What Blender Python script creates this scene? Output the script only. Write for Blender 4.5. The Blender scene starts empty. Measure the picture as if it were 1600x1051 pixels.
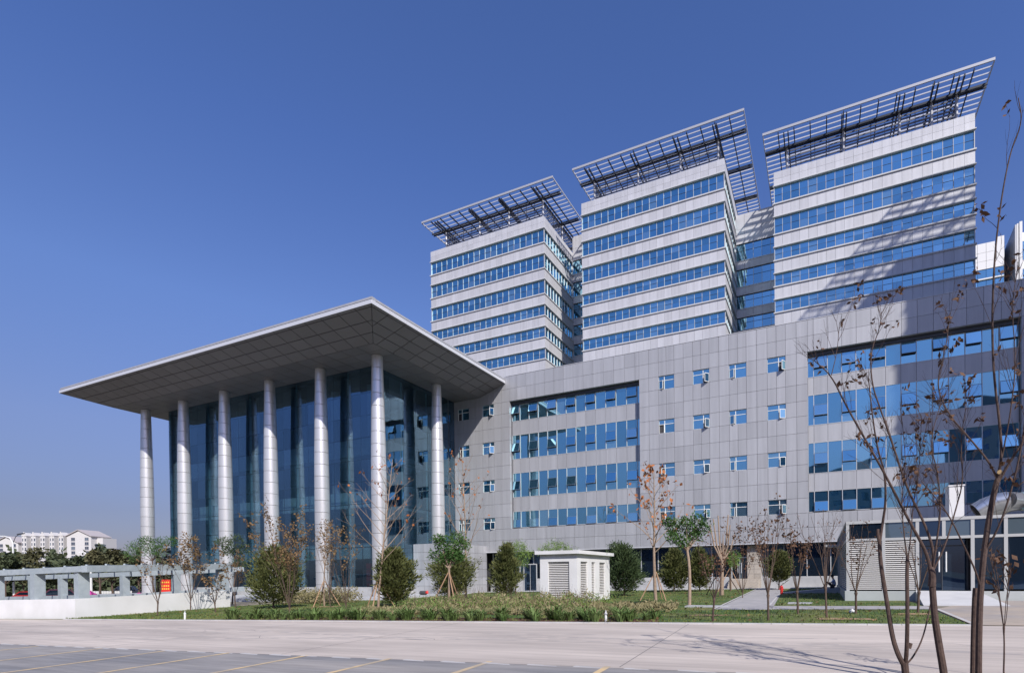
import bpy, bmesh, math, random
import numpy as np
from mathutils import Vector, Matrix
rnd = random.Random(7)
S = bpy.context.scene
COL = S.collection
# ------------------------------------------------------------------ camera
CAMR = ((0.9178799070173315, 0.3967191596304393, -0.010506411184274693),
        (-0.0066017666829006234, -0.011206651739619461, -0.9999154102390118),
        (-0.3968033429427221, 0.9178716246506942, -0.007667313126220959))
CAMC = Vector((-4.3998, -52.6004, 1.4452))
CF, CCX, CCY = 818.601, 928.928, 904.988
cam = bpy.data.cameras.new('camera'); camo = bpy.data.objects.new('camera', cam); COL.objects.link(camo)
r_, d_, f_ = (Vector(a).normalized() for a in CAMR)
camo.matrix_world = Matrix(((r_.x, -d_.x, -f_.x, CAMC.x), (r_.y, -d_.y, -f_.y, CAMC.y), (r_.z, -d_.z, -f_.z, CAMC.z), (0, 0, 0, 1)))
cam.sensor_fit = 'HORIZONTAL'; cam.sensor_width = 36; cam.lens = 36*CF/1600
cam.shift_x = (800-CCX)/1600; cam.shift_y = (CCY-525.5)/1600
cam.clip_start = .1; cam.clip_end = 5000
S.camera = camo
# ------------------------------------------------------------------ light
SUN = Vector((.92, -.83, 1.0)).normalized()
ELEV = math.asin(SUN.z); ROT = math.atan2(SUN.x, SUN.y)
W = bpy.data.worlds.new('World'); S.world = W; W.use_nodes = True
wn = W.node_tree.nodes; wl = W.node_tree.links
bg = wn['Background']; sky = wn.new('ShaderNodeTexSky'); sky.sky_type = 'NISHITA'
sky.sun_disc = False; sky.sun_elevation = ELEV; sky.sun_rotation = ROT
sky.air_density = 1.0; sky.dust_density = .9; sky.ozone_density = 7.0; sky.altitude = 0
tcw = wn.new('ShaderNodeTexCoord'); sxyz = wn.new('ShaderNodeSeparateXYZ'); hz = wn.new('ShaderNodeValToRGB'); mlt = wn.new('ShaderNodeVectorMath'); mlt.operation = 'MULTIPLY'
wl.new(tcw.outputs['Generated'], sxyz.inputs[0]); wl.new(sxyz.outputs[2], hz.inputs[0])   # autumn haze: the sky dulls to lavender towards the horizon, all round
er = hz.color_ramp.elements; er[0].position = 0; er[0].color = (.46, .36, .43, 1); er[1].position = 1; er[1].color = (.84, .88, 1.13, 1)
for p_, c_ in ((.10, (.57, .425, .475)), (.22, (.84, .64, .70)), (.40, (.98, .885, 1.04)), (.60, (.85, .86, 1.13))):
    e_ = er.new(p_); e_.color = (*c_, 1)
wl.new(sky.outputs[0], mlt.inputs[0]); wl.new(hz.outputs[0], mlt.inputs[1]); wl.new(mlt.outputs[0], bg.inputs[0]); bg.inputs[1].default_value = .13
sl = bpy.data.lights.new('sun', 'SUN'); sl.energy = 4.7; sl.angle = math.radians(.65); sl.color = (1, .958, .91)
so = bpy.data.objects.new('sun', sl); COL.objects.link(so); so.rotation_euler = (-SUN).to_track_quat('-Z', 'Y').to_euler()
so.location = (30, -60, 60)
S.view_settings.view_transform = 'Standard'; S.view_settings.look = 'None'
S.view_settings.exposure = .2; S.view_settings.gamma = 1; S.view_settings.use_curve_mapping = False
try:
    S.cycles.max_bounces = 6; S.cycles.transparent_max_bounces = 12
except Exception: pass

def ray(px, py):
    x, y = (px-CCX)/CF, (py-CCY)/CF
    return r_*x + d_*y + f_
def atY(px, py, Y):
    d = ray(px, py); return CAMC + d*((Y-CAMC.y)/d.y)
def atD(px, py, D):
    return CAMC + ray(px, py)*D
GA, GB, GC = .0132112, .0128122, .177288                    # the whole site falls very gently towards the front left
def gz(x, y): return GC+GA*x+GB*y
def G(px, py):                                              # the spot on the ground seen at a point of the photo
    d = ray(px, py); t = (gz(CAMC.x, CAMC.y)-CAMC.z)/(d.z-GA*d.x-GB*d.y); return CAMC+d*t
def onlawn(px, Y):                                          # a spot on the ground at depth line Y in the direction of column px
    p = atY(px, 900, Y); return Vector((p.x, Y, gz(p.x, Y)))

# ------------------------------------------------------------------ materials
def mat(name, col=(.5, .5, .5), rough=.6, metal=0, var=0, noise=None, bump=0, spec=.5, streak=None, coords='Object'):
    m = bpy.data.materials.new(name); m.use_nodes = True
    nt = m.node_tree; n = nt.nodes; l = nt.links; b = n['Principled BSDF']
    b.inputs['Roughness'].default_value = rough; b.inputs['Metallic'].default_value = metal
    b.inputs['Specular IOR Level'].default_value = spec
    b.inputs['Base Color'].default_value = (*col, 1)
    src = None
    tc = n.new('ShaderNodeNewGeometry')
    if noise:                                               # (scale, second colour, detail, sharp, stretch)
        sc, c2, det, lo, hi = noise[:5]
        nz = n.new('ShaderNodeTexNoise'); nz.inputs['Scale'].default_value = sc; nz.inputs['Detail'].default_value = det
        if len(noise) > 5:
            mp = n.new('ShaderNodeMapping'); mp.inputs['Scale'].default_value = noise[5]
            l.new(tc.outputs['Position'], mp.inputs[0]); l.new(mp.outputs[0], nz.inputs['Vector'])
        else: l.new(tc.outputs['Position'], nz.inputs['Vector'])
        rp = n.new('ShaderNodeValToRGB'); rp.color_ramp.elements[0].position = lo; rp.color_ramp.elements[1].position = hi
        rp.color_ramp.elements[0].color = (*col, 1); rp.color_ramp.elements[1].color = (*c2, 1)
        l.new(nz.outputs[0], rp.inputs[0]); src = rp.outputs[0]
    if streak:                                              # fine multiplicative grain: (scale vec, amount)
        nz = n.new('ShaderNodeTexNoise'); nz.inputs['Scale'].default_value = 1; nz.inputs['Detail'].default_value = 4
        mp = n.new('ShaderNodeMapping'); mp.inputs['Scale'].default_value = streak[0]
        l.new(tc.outputs['Position'], mp.inputs[0]); l.new(mp.outputs[0], nz.inputs['Vector'])
        mr = n.new('ShaderNodeMapRange'); mr.inputs[1].default_value = .3; mr.inputs[2].default_value = .7
        mr.inputs[3].default_value = 1-streak[1]; mr.inputs[4].default_value = 1+streak[1]
        l.new(nz.outputs[0], mr.inputs[0])
        mx = n.new('ShaderNodeVectorMath'); mx.operation = 'SCALE'
        if src is None:
            rg = n.new('ShaderNodeRGB'); rg.outputs[0].default_value = (*col, 1); src = rg.outputs[0]
        l.new(src, mx.inputs[0]); l.new(mr.outputs[0], mx.inputs['Scale']); src = mx.outputs[0]
    if var:
        oi = n.new('ShaderNodeObjectInfo'); mr = n.new('ShaderNodeMapRange')
        mr.inputs[3].default_value = 1-var; mr.inputs[4].default_value = 1+var
        l.new(oi.outputs['Random'], mr.inputs[0])
        mx = n.new('ShaderNodeVectorMath'); mx.operation = 'SCALE'
        if src is None:
            rg = n.new('ShaderNodeRGB'); rg.outputs[0].default_value = (*col, 1); src = rg.outputs[0]
        l.new(src, mx.inputs[0]); l.new(mr.outputs[0], mx.inputs['Scale']); src = mx.outputs[0]
    if src is not None: l.new(src, b.inputs['Base Color'])
    if bump:
        nz = n.new('ShaderNodeTexNoise'); nz.inputs['Scale'].default_value = bump[0]; nz.inputs['Detail'].default_value = 5
        l.new(tc.outputs['Position'], nz.inputs['Vector'])
        bp = n.new('ShaderNodeBump'); bp.inputs['Strength'].default_value = bump[1]; bp.inputs['Distance'].default_value = bump[2]
        l.new(nz.outputs[0], bp.inputs['Height']); l.new(bp.outputs[0], b.inputs['Normal'])
    return m

def glass(name, tint, body, refl=.5, rough=.02, wob=.024, clear=0.0, ior=1.5):
    """coated building glass: a tinted mirror coat over a body (clear > 0: the body is see-through)"""
    m = bpy.data.materials.new(name); m.use_nodes = True
    nt = m.node_tree; n = nt.nodes; l = nt.links
    for x in list(n):
        if x.type != 'OUTPUT_MATERIAL': n.remove(x)
    out = [x for x in n if x.type == 'OUTPUT_MATERIAL'][0]
    gl = n.new('ShaderNodeBsdfGlossy'); gl.inputs['Color'].default_value = (*tint, 1); gl.inputs['Roughness'].default_value = rough
    oi = n.new('ShaderNodeObjectInfo'); geo = n.new('ShaderNodeNewGeometry')
    # each pane sits a hair out of true and is slightly bowed
    wn1 = n.new('ShaderNodeTexWhiteNoise'); wn1.noise_dimensions = '1D'; l.new(oi.outputs['Random'], wn1.inputs['W'])
    nz = n.new('ShaderNodeTexNoise'); nz.inputs['Scale'].default_value = .35; nz.inputs['Detail'].default_value = 1
    l.new(geo.outputs['Position'], nz.inputs['Vector'])
    a = n.new('ShaderNodeVectorMath'); a.operation = 'ADD'; l.new(wn1.outputs['Color'], a.inputs[0]); l.new(nz.outputs['Color'], a.inputs[1])
    s = n.new('ShaderNodeVectorMath'); s.operation = 'SUBTRACT'; s.inputs[1].default_value = (1, 1, 1); l.new(a.outputs[0], s.inputs[0])
    sc = n.new('ShaderNodeVectorMath'); sc.operation = 'SCALE'; sc.inputs['Scale'].default_value = wob; l.new(s.outputs[0], sc.inputs[0])
    ad = n.new('ShaderNodeVectorMath'); ad.operation = 'ADD'; l.new(geo.outputs['Normal'], ad.inputs[0]); l.new(sc.outputs[0], ad.inputs[1])
    nm = n.new('ShaderNodeVectorMath'); nm.operation = 'NORMALIZE'; l.new(ad.outputs[0], nm.inputs[0])
    l.new(nm.outputs[0], gl.inputs['Normal'])
    if clear:
        bd = n.new('ShaderNodeBsdfTransparent'); bd.inputs['Color'].default_value = (*body, 1)
    else:
        bd = n.new('ShaderNodeBsdfDiffuse'); bd.inputs['Color'].default_value = (*body, 1)
    lwf = n.new('ShaderNodeLayerWeight'); lwf.inputs['Blend'].default_value = .5; lw = n.new('ShaderNodeMath'); lw.operation = 'POWER'; lw.inputs[1].default_value = 4.0; l.new(lwf.outputs['Facing'], lw.inputs[0])
    mr = n.new('ShaderNodeMapRange'); mr.inputs[4].default_value = 1.0
    l.new(lw.outputs[0], mr.inputs[0])
    rv = n.new('ShaderNodeMapRange'); rv.inputs[3].default_value = refl*.80; rv.inputs[4].default_value = min(.95, refl*1.16)   # no two panes alike
    l.new(oi.outputs['Random'], rv.inputs[0]); l.new(rv.outputs[0], mr.inputs[3])
    if not clear:                                           # random panes get a paler body colour standing for blinds or a lit ceiling
        gt = n.new('ShaderNodeMath'); gt.operation = 'GREATER_THAN'; gt.inputs[1].default_value = .82; l.new(wn1.outputs['Value'], gt.inputs[0])
        bm_ = n.new('ShaderNodeMix'); bm_.data_type = 'RGBA'; bm_.inputs[6].default_value = (*body, 1); bm_.inputs[7].default_value = (body[0]+.07, body[1]+.09, body[2]+.10, 1)
        l.new(gt.outputs[0], bm_.inputs[0]); l.new(bm_.outputs[2], bd.inputs['Color'])
    mx = n.new('ShaderNodeMixShader'); l.new(mr.outputs[0], mx.inputs[0]); l.new(bd.outputs[0], mx.inputs[1]); l.new(gl.outputs[0], mx.inputs[2])
    l.new(mx.outputs[0], out.inputs['Surface'])
    return m

M = {}
M['alu'] = mat('grey_aluminium_cladding', (.40, .398, .412), .5, .25, var=.085, streak=((2.4, 2.4, .13), .085))
M['alu_light'] = mat('light_aluminium_cladding', (.54, .535, .55), .5, .15, var=.07, streak=((2.2, 2.2, .13), .07))
M['ledge'] = mat('pale_ledge', (.55, .55, .55), .5)
M['backing'] = mat('dark_backing', (.05, .05, .055), .9)
M['joint'] = mat('panel_joint', (.13, .13, .14), .9)
M['roofdeck'] = mat('roof_gravel', (.25, .25, .24), .9)
M['white_frame'] = mat('white_window_frame', (.68, .68, .66), .4)
M['grey_frame'] = mat('pale_grey_mullion', (.50, .50, .50), .45, .2)
M['sash_frame'] = mat('blue_grey_sash', (.16, .22, .30), .4, .2)
M['dark_frame'] = mat('dark_steel', (.06, .065, .075), .5, .3)
M['trellis'] = mat('trellis_aluminium', (.44, .44, .46), .45, .2)
M['trellis_dark'] = mat('trellis_steel', (.035, .04, .055), .5, .3)
M['louver_mid'] = mat('screen_louvre_metal', (.12, .125, .15), .45, .2)
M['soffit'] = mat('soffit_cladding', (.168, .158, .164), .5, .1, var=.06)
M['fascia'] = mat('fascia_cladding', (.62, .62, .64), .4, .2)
M['drum'] = mat('column_aluminium', (.66, .65, .64), .33, .55, var=.04, streak=((5, 5, .3), .03))
M['glass_blue'] = glass('blue_coated_glass', (.48, .88, 1.0), (.012, .05, .10), .60)
M['glass_tower'] = glass('tower_coated_glass', (.47, .84, .98), (.012, .05, .10), .56)
M['glass_hall'] = glass('entrance_hall_glass', (.52, .77, .95), (.62, .72, .76), .22, clear=1, wob=.008)
M['glass_dark'] = glass('dark_shop_glass', (.30, .45, .70), (.008, .014, .022), .2)
M['white_wall'] = mat('white_render', (.70, .69, .68), .8, noise=(.7, (.60, .59, .57), 6, .35, .75), bump=(8, .1, .02))
M['conc_grey'] = mat('pale_concrete', (.42, .42, .42), .8, noise=(1.5, (.34, .34, .34), 6, .35, .7), bump=(12, .15, .02))
M['stone'] = mat('beige_stone', (.42, .37, .31), .7, var=.12, noise=(6, (.34, .30, .26), 4, .3, .7))
M['pergola'] = mat('pergola_grey_paint', (.33, .37, .39), .7, noise=(3, (.26, .30, .32), 5, .35, .75))
M['louver'] = mat('louvre_white_metal', (.62, .60, .57), .45, .1)
M['zinc'] = mat('galvanised_duct', (.62, .62, .62), .28, .85, noise=(2.5, (.5, .5, .5), 3, .3, .7))
M['duct_blue'] = mat('patched_duct_wrap', (.16, .36, .42), .6, noise=(2.2, (.42, .36, .30), 4, .45, .6))
M['bark_brown'] = mat('bark_brown', (.12, .08, .058), .9, noise=(9, (.075, .05, .037), 5, .3, .7), bump=(25, .5, .02))
M['bark_pale'] = mat('bark_tan', (.34, .25, .18), .9, noise=(8, (.24, .17, .12), 5, .3, .7), bump=(25, .4, .02))
M['bark_dark'] = mat('bark_dark', (.055, .032, .025), .85, noise=(14, (.10, .062, .048), 5, .35, .75), bump=(40, .6, .015))
M['stake'] = mat('stake_wood', (.36, .22, .13), .8)
def leafmat(name, a, b, sc=1.2):
    return mat(name, a, .7, var=.05, noise=(sc, b, 3, .3, .7), spec=.2)
M['leaf_orange'] = leafmat('dry_orange_leaf', (.42, .15, .045), (.25, .09, .035), 3)
M['leaf_brown'] = leafmat('dry_brown_leaf', (.21, .125, .06), (.12, .085, .04), 2)
M['leaf_dark'] = leafmat('dry_dark_leaf', (.085, .045, .03), (.14, .075, .04), 5)
M['juniper'] = leafmat('juniper_needles', (.055, .068, .02), (.125, .13, .045), 1.6)
M['cedar'] = leafmat('cedar_needles', (.035, .058, .024), (.07, .10, .038), 1.6)
M['green'] = leafmat('green_leaf', (.035, .085, .02), (.075, .14, .035), 1.6)
M['willow'] = leafmat('willow_leaf', (.10, .17, .035), (.17, .24, .06), 2)
M['lily'] = leafmat('strap_leaf', (.07, .13, .03), (.15, .20, .07), 1.2)
M['brush'] = leafmat('dry_shrub_leaf', (.15, .14, .06), (.30, .25, .14), 1.5)
M['far_green'] = leafmat('far_tree_leaf', (.045, .06, .03), (.085, .10, .05), .35)
M['far_olive'] = leafmat('far_olive_leaf', (.07, .08, .04), (.11, .10, .05), .35)
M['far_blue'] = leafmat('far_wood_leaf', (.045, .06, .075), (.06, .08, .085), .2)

# ------------------------------------------------------------------ building blocks
WL = {}                                                     # world location of each parent
def wloc(o): return WL.get(o.name, Vector((0, 0, 0)))
def link(o, parent=None, loc=(0, 0, 0)):
    COL.objects.link(o); loc = Vector(loc)
    WL[o.name] = loc
    if parent is not None:
        o.parent = parent; o.location = loc - wloc(parent)
    else: o.location = loc
    return o
def tag(o, label=None, cat=None, group=None, kind=None):
    if label: o['label'] = label
    if cat: o['category'] = cat
    if group: o['group'] = group
    if kind: o['kind'] = kind
    return o
def thing(name, label, cat, loc=(0, 0, 0), group=None):
    o = bpy.data.objects.new(name, None); o.empty_display_size = .5
    return tag(link(o, None, loc), label, cat, group)
_ub = {}
def ubox(m):
    if m.name not in _ub:
        me = bpy.data.meshes.new('unit_box_'+m.name)
        v = [(x-.5, y-.5, z-.5) for x in (0, 1) for y in (0, 1) for z in (0, 1)]
        f = [(0, 1, 3, 2), (4, 6, 7, 5), (0, 4, 5, 1), (2, 3, 7, 6), (0, 2, 6, 4), (1, 5, 7, 3)]
        me.from_pydata(v, [], f); me.materials.append(m); me.update(); _ub[m.name] = me
    return _ub[m.name]
def pbox(name, m, parent, x0, x1, y0, y1, z0, z1, rot=None):  # a box that shares one unit mesh
    o = bpy.data.objects.new(name, ubox(m))
    link(o, parent, ((x0+x1)/2, (y0+y1)/2, (z0+z1)/2)); o.scale = (x1-x0, y1-y0, z1-z0)
    if rot: o.rotation_euler = rot
    return o
class MB:
    def __init__(s): s.v = []; s.f = []; s.mi = []
    def box(s, x0, x1, y0, y1, z0, z1, mi=0):
        b = len(s.v)
        s.v += [(x, y, z) for x in (x0, x1) for y in (y0, y1) for z in (z0, z1)]
        for q in ((0, 1, 3, 2), (4, 6, 7, 5), (0, 4, 5, 1), (2, 3, 7, 6), (0, 2, 6, 4), (1, 5, 7, 3)):
            s.f.append(tuple(b+i for i in q)); s.mi.append(mi)
        return s
    def hexa(s, pts, mi=0):                                 # 8 corners: bottom ring, top ring
        b = len(s.v); s.v += [tuple(p) for p in pts]
        for q in ((3, 2, 1, 0), (4, 5, 6, 7), (0, 1, 5, 4), (1, 2, 6, 5), (2, 3, 7, 6), (3, 0, 4, 7)):
            s.f.append(tuple(b+i for i in q)); s.mi.append(mi)
        return s
    def bar(s, p, q, w, h=None, mi=0):
        p = Vector(p); q = Vector(q); d = (q-p).normalized(); h = h or w
        u = d.cross(Vector((0, 0, 1)));
        if u.length < 1e-3: u = Vector((1, 0, 0))
        u.normalize(); t = u.cross(d).normalized()
        u *= w/2; t *= h/2
        return s.hexa([p-u-t, p+u-t, q+u-t, q-u-t, p-u+t, p+u+t, q+u+t, q-u+t], mi)
    def poly(s, pts, mi=0):
        b = len(s.v); s.v += [tuple(p) for p in pts]; s.f.append(tuple(range(b, b+len(pts)))); s.mi.append(mi); return s
    def prism(s, prof, y0, y1, axis=1, mi=0):               # profile in the other two axes, extruded
        def P(a, c, e): return ((a, c, e) if axis == 1 else (c, a, e) if axis == 0 else (a, e, c))
        n = len(prof); b = len(s.v)
        s.v += [P(a, y0, e) for a, e in prof] + [P(a, y1, e) for a, e in prof]
        s.f.append(tuple(range(b+n-1, b-1, -1))); s.mi.append(mi)
        s.f.append(tuple(range(b+n, b+2*n))); s.mi.append(mi)
        for i in range(n):
            j = (i+1) % n; s.f.append((b+i, b+j, b+n+j, b+n+i)); s.mi.append(mi)
        return s
    def tube(s, pts, rad, n=6, mi=0, cap=True):
        pts = [Vector(p) for p in pts]; b = len(s.v); k = len(pts)
        ref = Vector((.31, .95, .12))
        for i, p in enumerate(pts):
            d = (pts[min(i+1, k-1)]-pts[max(i-1, 0)]).normalized()
            u = d.cross(ref)
            if u.length < .05: u = d.cross(Vector((1, 0, 0)))
            u.normalize(); t = d.cross(u); r = rad[i] if hasattr(rad, '__len__') else rad
            for a in range(n):
                c = 2*math.pi*a/n; s.v.append(tuple(p+u*(r*math.cos(c))+t*(r*math.sin(c))))
        for i in range(k-1):
            for a in range(n):
                s.f.append((b+i*n+a, b+i*n+(a+1) % n, b+(i+1)*n+(a+1) % n, b+(i+1)*n+a)); s.mi.append(mi)
        if cap:
            s.f.append(tuple(b+(k-1)*n+a for a in range(n))); s.mi.append(mi)
            s.f.append(tuple(b+n-1-a for a in range(n))); s.mi.append(mi)
        return s
    def lathe(s, prof, cx, cy, n=20, mi=0):                  # prof: (radius, z)
        b = len(s.v); k = len(prof)
        for r, z in prof:
            for a in range(n): s.v.append((cx+r*math.cos(2*math.pi*a/n), cy+r*math.sin(2*math.pi*a/n), z))
        for i in range(k-1):
            for a in range(n):
                s.f.append((b+i*n+a, b+i*n+(a+1) % n, b+(i+1)*n+(a+1) % n, b+(i+1)*n+a)); s.mi.append(mi)
        return s
    def mesh(s, name, mats, loc=(0, 0, 0), smooth=False):
        me = bpy.data.meshes.new(name); l = Vector(loc)
        me.from_pydata([tuple(Vector(v)-l) for v in s.v], [], s.f)
        for m in (mats if isinstance(mats, (list, tuple)) else [mats]): me.materials.append(m)
        if any(s.mi): me.polygons.foreach_set('material_index', s.mi)
        if smooth: me.polygons.foreach_set('use_smooth', [True]*len(me.polygons))
        me.update()
        if smooth: me.set_sharp_from_angle(angle=math.radians(38))
        return me
    def build(s, name, mats, parent=None, loc=None, smooth=False):
        l = wloc(parent) if (loc is None and parent is not None) else Vector(loc or (0, 0, 0))
        return link(bpy.data.objects.new(name, s.mesh(name, mats, l, smooth)), parent, l)
def struct(name, mb, mats, **k): return tag(mb.build(name, mats, **k), kind='structure')
def quads(name, V, mats, parent=None, loc=None, mi=None, kind='stuff'):   # V: (n,4,3) array of free quads
    V = np.asarray(V, dtype=np.float32); n = len(V)
    l = wloc(parent) if (loc is None and parent is not None) else Vector(loc or (0, 0, 0))
    V = V - np.array(l, dtype=np.float32)
    me = bpy.data.meshes.new(name); me.vertices.add(4*n); me.vertices.foreach_set('co', V.reshape(-1))
    me.loops.add(4*n); me.loops.foreach_set('vertex_index', np.arange(4*n, dtype=np.int32))
    me.polygons.add(n); me.polygons.foreach_set('loop_start', np.arange(0, 4*n, 4, dtype=np.int32)); me.polygons.foreach_set('loop_total', np.full(n, 4, np.int32))
    for m in (mats if isinstance(mats, (list, tuple)) else [mats]): me.materials.append(m)
    if mi is not None: me.polygons.foreach_set('material_index', np.asarray(mi, np.int32))
    me.update(calc_edges=True); me.validate()
    o = link(bpy.data.objects.new(name, me), parent, l)
    if kind: o['kind'] = kind
    return o
def leafquads(P, length, width, rng, axis=None, jitter=.6, fold=.0):
    """free leaf quads at points P; axis: preferred direction of each leaf"""
    P = np.asarray(P, float); n = len(P)
    a = rng.normal(size=(n, 3))
    if axis is not None: a = np.asarray(axis, float) + a*jitter
    a /= np.linalg.norm(a, axis=1)[:, None]+1e-9
    b = rng.normal(size=(n, 3)); b -= (b*a).sum(1)[:, None]*a; b /= np.linalg.norm(b, axis=1)[:, None]+1e-9
    L = length*rng.uniform(.6, 1.35, n)[:, None]; w = width*rng.uniform(.6, 1.3, n)[:, None]
    return np.stack([P, P+a*L*.5+b*w*.5, P+a*L, P+a*L*.5-b*w*.5], 1)

def rail_boxes(mb, xs, y0, y1, z0, z1, w=.05, mi=0):
    for x in xs: mb.box(x-w/2, x+w/2, y0, y1, z0, z1, mi)

# ================================================================== THE GROUND
m_earth = mat('bare_earth', (.20, .17, .13), .95, noise=(.05, (.13, .14, .08), 6, .4, .65))
m_conc = mat('worn_concrete_road', (.54, .468, .405), .85, noise=(.42, (.385, .333, .292), 9, .32, .68, (.30, 1.5, 1)), streak=((.3, 6, 1), .13), bump=(30, .15, .01))
m_asph = mat('grey_parking_setts', (.20, .194, .194), .85, noise=(.6, (.31, .285, .262), 8, .38, .72, (.35, 1.3, 1)), streak=((.5, 6, 1), .16), bump=(40, .25, .01))
m_line = mat('worn_yellow_line', (.62, .45, .24), .8, noise=(2.5, (.42, .34, .24), 8, .40, .62))
m_grass = mat('lawn_turf', (.055, .105, .02), .95, noise=(.55, (.17, .16, .055), 8, .42, .72), streak=((9, 9, 9), .3), bump=(45, .7, .05))
m_mulch = mat('red_mulch', (.13, .055, .03), .95, noise=(5, (.07, .035, .022), 6, .35, .7), bump=(20, .8, .08))
m_pave = mat('grey_paving', (.36, .34, .33), .85, noise=(.8, (.29, .28, .28), 6, .35, .7), streak=((4, 4, 1), .1))
m_tan = mat('tan_brick_paving', (.40, .33, .26), .85, noise=(.5, (.30, .27, .25), 7, .35, .7), streak=((2, 7, 1), .14))
m_kerb = mat('kerb_concrete', (.50, .48, .46), .85, noise=(1.3, (.40, .385, .375), 6, .35, .7))
def sheet(name, polys, m, lift=0.0, sub=1):
    mb = MB()
    for P in polys: mb.poly([(x, y, gz(x, y)+lift) for x, y in P])
    return struct(name, mb, m)
def ey(x): return -32.9+.0665*(x+.16)                        # lawn edge of the road
def ay(x): return -42.3+.054*(x+5.8)                         # edge between concrete and setts
sheet('ground', [[(-1500, -500), (900, -500), (900, 1400), (-1500, 1400)]], m_earth, -.05)
sheet('concrete_road', [[(-260, ay(-260)), (140, ay(140)), (140, ey(140)), (-260, ey(-260))]], m_conc, 0)
sheet('parking_lot', [[(-260, -110), (140, -110), (140, ay(140)), (-260, ay(-260))]], m_asph, -.004)
kb = MB()
for i in range(80):                                          # a pale strip of small kerb stones between setts and concrete, uneven
    x = -72+i*1.12; y = ay(x); z = gz(x, y)
    kb.box(x+.01, x+1.11, y-.05+rnd.uniform(-.03, .03), y+.06, z-.03, z+.003+rnd.uniform(0, .004))
struct('kerb_strip', kb, m_kerb)
for px, py in ((60, 1008.6), (160, 1012), (260, 1015.6), (358, 1019), (480, 1023), (610, 1028), (766, 1032.4), (950, 1040)):   # bay lines
    e = G(px, py); w = .075
    sheet('parking_line', [[(e.x+.56-w, e.y-8), (e.x+.56+w, e.y-8), (e.x+w, e.y), (e.x-w, e.y)]], m_line, .0015)
m_joint = mat('joint_bitumen', (.17, .16, .155), .9)
jt = []                                                      # expansion joints in the concrete
for x in (-70, -54, -42, -34, -26, -18, -8.3, 2, 12): jt.append([(x, ay(x)+.1), (x+.025, ay(x)+.1), (x+.025-.6, ey(x)-.1), (x-.6, ey(x)-.1)])
sheet('expansion_joint', jt, m_joint, .0025)
def strip(pts, w):                                           # thin curved mark lying on the road
    out = []
    for (ax, ay_), (bx, by_) in zip(pts, pts[1:]):
        d = Vector((bx-ax, by_-ay_)).normalized(); nx, ny = -d.y*w/2, d.x*w/2
        out.append([(ax-nx, ay_-ny), (bx-nx, by_-ny), (bx+nx, by_+ny), (ax+nx, ay_+ny)])
    return out
m_tyre = mat('tyre_mark', (.36, .322, .295), .9, noise=(1.5, (.54, .468, .405), 6, .45, .62))
for x0, x1, y0, y1, bend in ((-30, -4, 1.2, 4.2, 1.2), (-29, -4, 1.9, 5.3, 1.4), (-24, 0, 2.6, 3.2, .9), (-44, -20, 3.0, 5.5, -.8), (-40, -16, 5.6, 3.4, .6), (-14, 6, 4.8, 2.0, .5)):
    P = []
    for i in range(15):
        t = i/14; x = x0+(x1-x0)*t; P.append((x, ay(x)+y0+(y1-y0)*t+bend*math.sin(math.pi*t)))
    sheet('tyre_mark', strip(P, .13), m_tyre, .0012)
m_crack = mat('road_crack', (.22, .20, .185), .9)
for k in range(7):
    x = rnd.uniform(-34, 0); y = ay(x)+rnd.uniform(.8, 6); P = [(x, y)]
    for i in range(9): x += rnd.uniform(.1, .7); y += rnd.uniform(-.35, .3); P.append((x, y))
    sheet('road_crack', strip(P, .022), m_crack, .0016)
# garden between road and building
def lx(y): return -47.3-.094*(y+35.5)                        # right face of the ramp wall
sheet('lawn', [[(-47.1, ey(-47.1)), (-.1, ey(-.1)), (-.1, -22), (-48.6, -22)], [(-48.6, -22), (-.1, -22), (-3, -1.5), (-40, -1.5)]], m_grass, .03)
sheet('garden_soil', [[(-110, ey(-110)), (-47.1, ey(-47.1)), (-48.6, -22), (-110, -22)], [(-.1, ey(-.1)), (30, ey(30)), (30, 0), (-3, 0)]], m_earth, 0)
sheet('plaza', [[(-.1, ey(-.1)), (24, ey(24)), (24, -20.6), (2.9, -20.6), (-.1, -26.6)]], m_tan, .02)
sheet('path', [[(-9.11, -27.1), (-6.5, -27.1), (-7.5, -2.2), (-9.75, -2.0)], [(-6.5, -26.9), (.0, -26.6), (.0, -24.7), (-6.86, -24.7)]], m_pave, .045)
sheet('path_kerb', [[(-9.23, -27.1), (-9.11, -27.1), (-9.75, -2), (-9.87, -2)], [(-6.86, -24.7), (-6.76, -24.7), (-7.42, -2.2), (-7.52, -2.2)], [(-.1, ey(0)), (.03, ey(0)), (.13, -26.6), (0, -26.6)]], m_kerb, .07)
sheet('mulch_bed', [[(-33.5, ey(-33.5)+.06), (-10, ey(-10)+.06), (-10.5, -32.0), (-30, -33.0)], [(-28, -31.2), (-12.5, -30.2), (-13, -29.2), (-26, -30.2)], [(-28.5, -25.6), (-24, -25.4), (-24, -24.4), (-28, -24.6)]], m_mulch, .045)
sheet('soil_patch', [[(-9.6, -30.6), (-8.7, -30.7), (-7.6, -30.1), (-9.4, -29.8)], [(-33, -27.2), (-29.3, -27.4), (-29.1, -26.1), (-32.6, -26.0)], [(-4.6, -31.8), (-2.6, -31.7), (-2.8, -31.1), (-4.5, -31.0)], [(-38.8, -26.2), (-36, -26.0), (-36.2, -25), (-38.4, -25)], [(-1.7, -29.4), (-.5, -29.4), (-.6, -28.7), (-1.6, -28.8)]],
      mat('sandy_soil', (.36, .24, .13), .95, noise=(3, (.26, .17, .10), 5, .35, .7)), .05)
kk = MB()
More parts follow.
